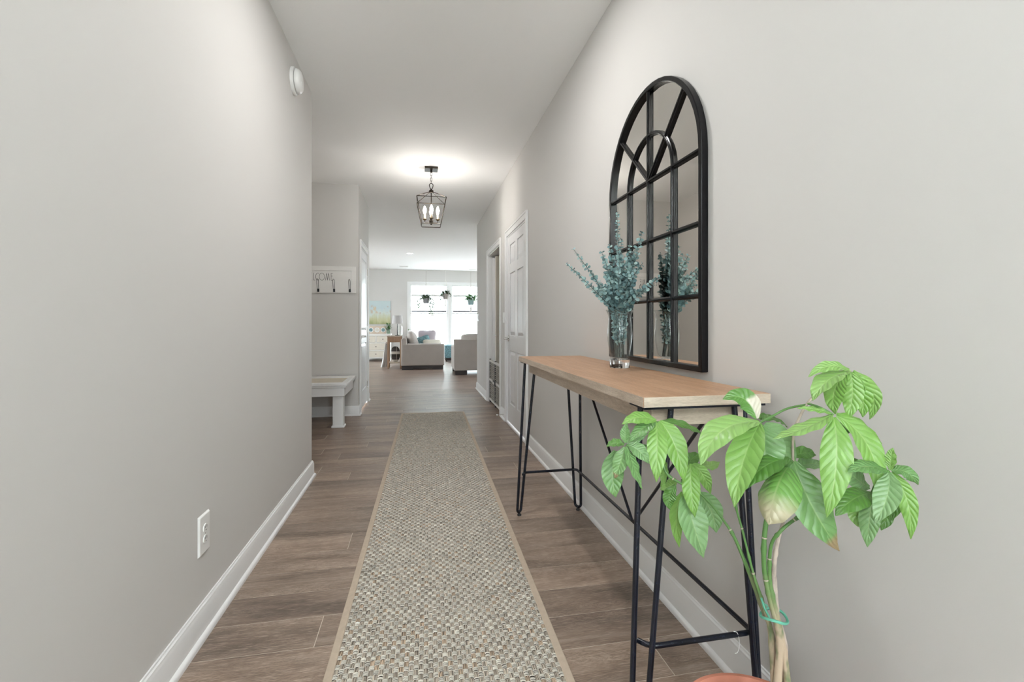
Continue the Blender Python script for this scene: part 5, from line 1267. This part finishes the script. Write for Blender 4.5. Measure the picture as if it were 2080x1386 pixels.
# ------------------------------------------------------------------ hanging planters at the windows
def hanging(x, zc_, r, pot, cord, leafm, label, trail, seed, tassel, ls=1.0, nl=170):
    rnd = random.Random(seed); y = 14.56
    t = thing('hanging_planter', label, 'hanging plant', (x, y, ZC), 'hanging plants at the living room windows')
    MB().tube(smooth_path([(x, y, ZC - 0.0005), (x, y, ZC - 0.03), (x + 0.012, y, ZC - 0.045), (x, y, ZC - 0.055), (x - 0.010, y, ZC - 0.045)], 4), 0.003, 6).build('ceiling_hook', 'plate_white', t, 60)
    zk = zc_ + 0.52
    MB().tube([(x, y, ZC - 0.05), (x, y, zk)], 0.006, 6).build('cord', cord, t)
    for k in range(4):
        a = PI / 4 + k * PI / 2
        MB().tube([(x, y, zk), (x + r * 1.03 * math.cos(a), y + r * 1.03 * math.sin(a), zc_ + 0.08), (x + r * 0.8 * math.cos(a), y + r * 0.8 * math.sin(a), zc_ - 0.10), (x, y, zc_ - 0.13)], 0.0045, 6).build('cord', cord, t)
    MB().lathe([(0, -0.095), (r * 0.72, -0.095), (r * 0.82, -0.06), (r, 0.075), (r * 0.92, 0.075), (r * 0.9, 0.05), (0, 0.045)], (x, y, zc_), 26).build('pot', pot, t, 40)
    if tassel:
        MB().lathe([(0.008, -0.12), (0.016, -0.14), (0.012, -0.16), (0.022, -0.20), (0.026, -0.32), (0, -0.33)], (x, y, zc_), 12).build('tassel', cord, t, 50)
    it = []
    for _ in range(nl):
        a = rnd.random() * 6.28; rad = r * rnd.random() ** 0.5
        it.append((Vector((x + rad * math.cos(a), y + rad * math.sin(a), zc_ + 0.06 + rnd.random() * 0.13 * (1 - rad / r * 0.5))), Vector((math.cos(a), math.sin(a), rnd.uniform(-.6, .8))), rnd.uniform(.05, .09) * ls, rnd.uniform(.035, .06) * ls))
    for (dx, ln, spread) in trail:
        p = Vector((x + dx, y - 0.06, zc_ + 0.08)); side = math.copysign(1, dx) * spread
        n = int(ln / 0.022)
        for i in range(n):
            f = i / n; q_ = p + Vector((side * math.sin(min(1, f * 2) * PI / 2), rnd.gauss(0, .02), -ln * f + 0.05 * math.sin(f * 3)))
            for _ in range(3): it.append((q_ + Vector((rnd.gauss(0, .015), rnd.gauss(0, .015), 0)), Vector((rnd.gauss(0, 1), rnd.gauss(0, 1), rnd.uniform(-1, .3))), rnd.uniform(.04, .07), rnd.uniform(.03, .055)))
    leafy(t, leafm, it)
hanging(0.225, 1.80, 0.105, 'pot_grey', 'cord_grey', 'trail_leaf', 'hanging ivy in a grey pot with vines trailing below it', [(0.09, 0.62, 0.09), (0.11, 0.36, 0.12), (-0.10, 0.32, 0.10), (-0.08, 0.30, 0.16), (0.07, 0.55, 0.05)], 1, False)
hanging(0.815, 1.93, 0.10, 'pot_stone', 'cord_white', 'trail_leaf', 'hanging plant in a woven stone pot on white macrame with a tassel', [(-0.09, 0.30, 0.07), (0.08, 0.14, 0.06), (-0.07, 0.22, 0.03)], 2, True)
hanging(1.585, 1.76, 0.11, 'pot_blue', 'cord_grey', 'bright_leaf', 'hanging plant with broad leaves in a blue pot next to the hall corner', [(-0.11, 0.14, 0.10), (0.10, 0.12, 0.1)], 3, True, 2.0, 60)
# palm behind the right sofa
pm = thing('potted_palm', 'tall potted palm by the window behind the right sofa', 'potted plant', (2.05, 13.6, 0))
MB().lathe([(0, 0), (0.13, 0), (0.17, 0.30), (0.18, 0.30), (0.18, 0.33), (0.16, 0.33), (0.155, 0.28), (0, 0.27)], (2.05, 13.6, 0), 28).build('pot', 'pot_grey', pm, 40)
rp = random.Random(4)
for k in range(11):
    a = rp.uniform(0, 6.28) if k > 4 else PI + rp.uniform(-.5, .5); ln = rp.uniform(0.6, 0.85); z1 = rp.uniform(0.95, 1.55)
    pth = bezier((2.05, 13.6, 0.27), (2.05 + 0.12 * math.cos(a), 13.6 + 0.12 * math.sin(a), z1 * 0.95), (2.05 + ln * math.cos(a), 13.6 + ln * 0.8 * math.sin(a), z1 - 0.05 - 0.1 * (k % 3)), 18)
    fr = MB().tube(pth, [0.006 - 0.004 * i / 17 for i in range(18)], 5)
    for i in range(7, 18):
        tg = (pth[min(i + 1, 17)] - pth[i - 1]).normalized(); sd = tg.cross(Vector((0, 0, 1))).normalized()
        for sg in (-1, 1):
            d = (tg * 0.9 + sd * sg * 0.7 - Vector((0, 0, .15))).normalized(); L_ = 0.24 * (1 - 0.4 * abs(i - 11) / 7); w = d.cross(Vector((0, 0, 1))).normalized() * 0.011; c = pth[i]
            fr.add([c, c + d * L_ * .4 + w, c + d * L_ - Vector((0, 0, L_ * .25)), c + d * L_ * .4 - w], [(0, 1, 2, 3)])
    fr.build('frond', 'palm_leaf', pm)
# thin plant behind the left sofa
sp2 = thing('spindly_plant', 'thin stemmed sparse plant in front of the window behind the left sofa', 'potted plant', (-0.02, 14.35, 0))
MB().lathe([(0, 0), (0.10, 0), (0.13, 0.24), (0.14, 0.24), (0.14, 0.27), (0.12, 0.27), (0.12, 0.23), (0, 0.22)], (-0.02, 14.35, 0), 24).build('pot', 'pot_stone', sp2, 40)
it = []
for k in range(6):
    a = k * 1.1; e_ = Vector((-0.02 + 0.26 * math.cos(a), 14.35 + 0.16 * math.sin(a), 0.85 + 0.28 * rp.random()))
    pth = bezier((-0.02, 14.35, 0.22), (-0.02 + 0.05 * math.cos(a), 14.35, 0.75), e_, 10)
    MB().tube(pth, 0.003, 5).build('stem', 'stem_green', sp2)
    for i in range(5, 10): it.append((pth[i], Vector((rp.gauss(0, 1), rp.gauss(0, 1), rp.uniform(-.2, .8))), 0.075, 0.035))
leafy(sp2, 'bright_leaf', it)
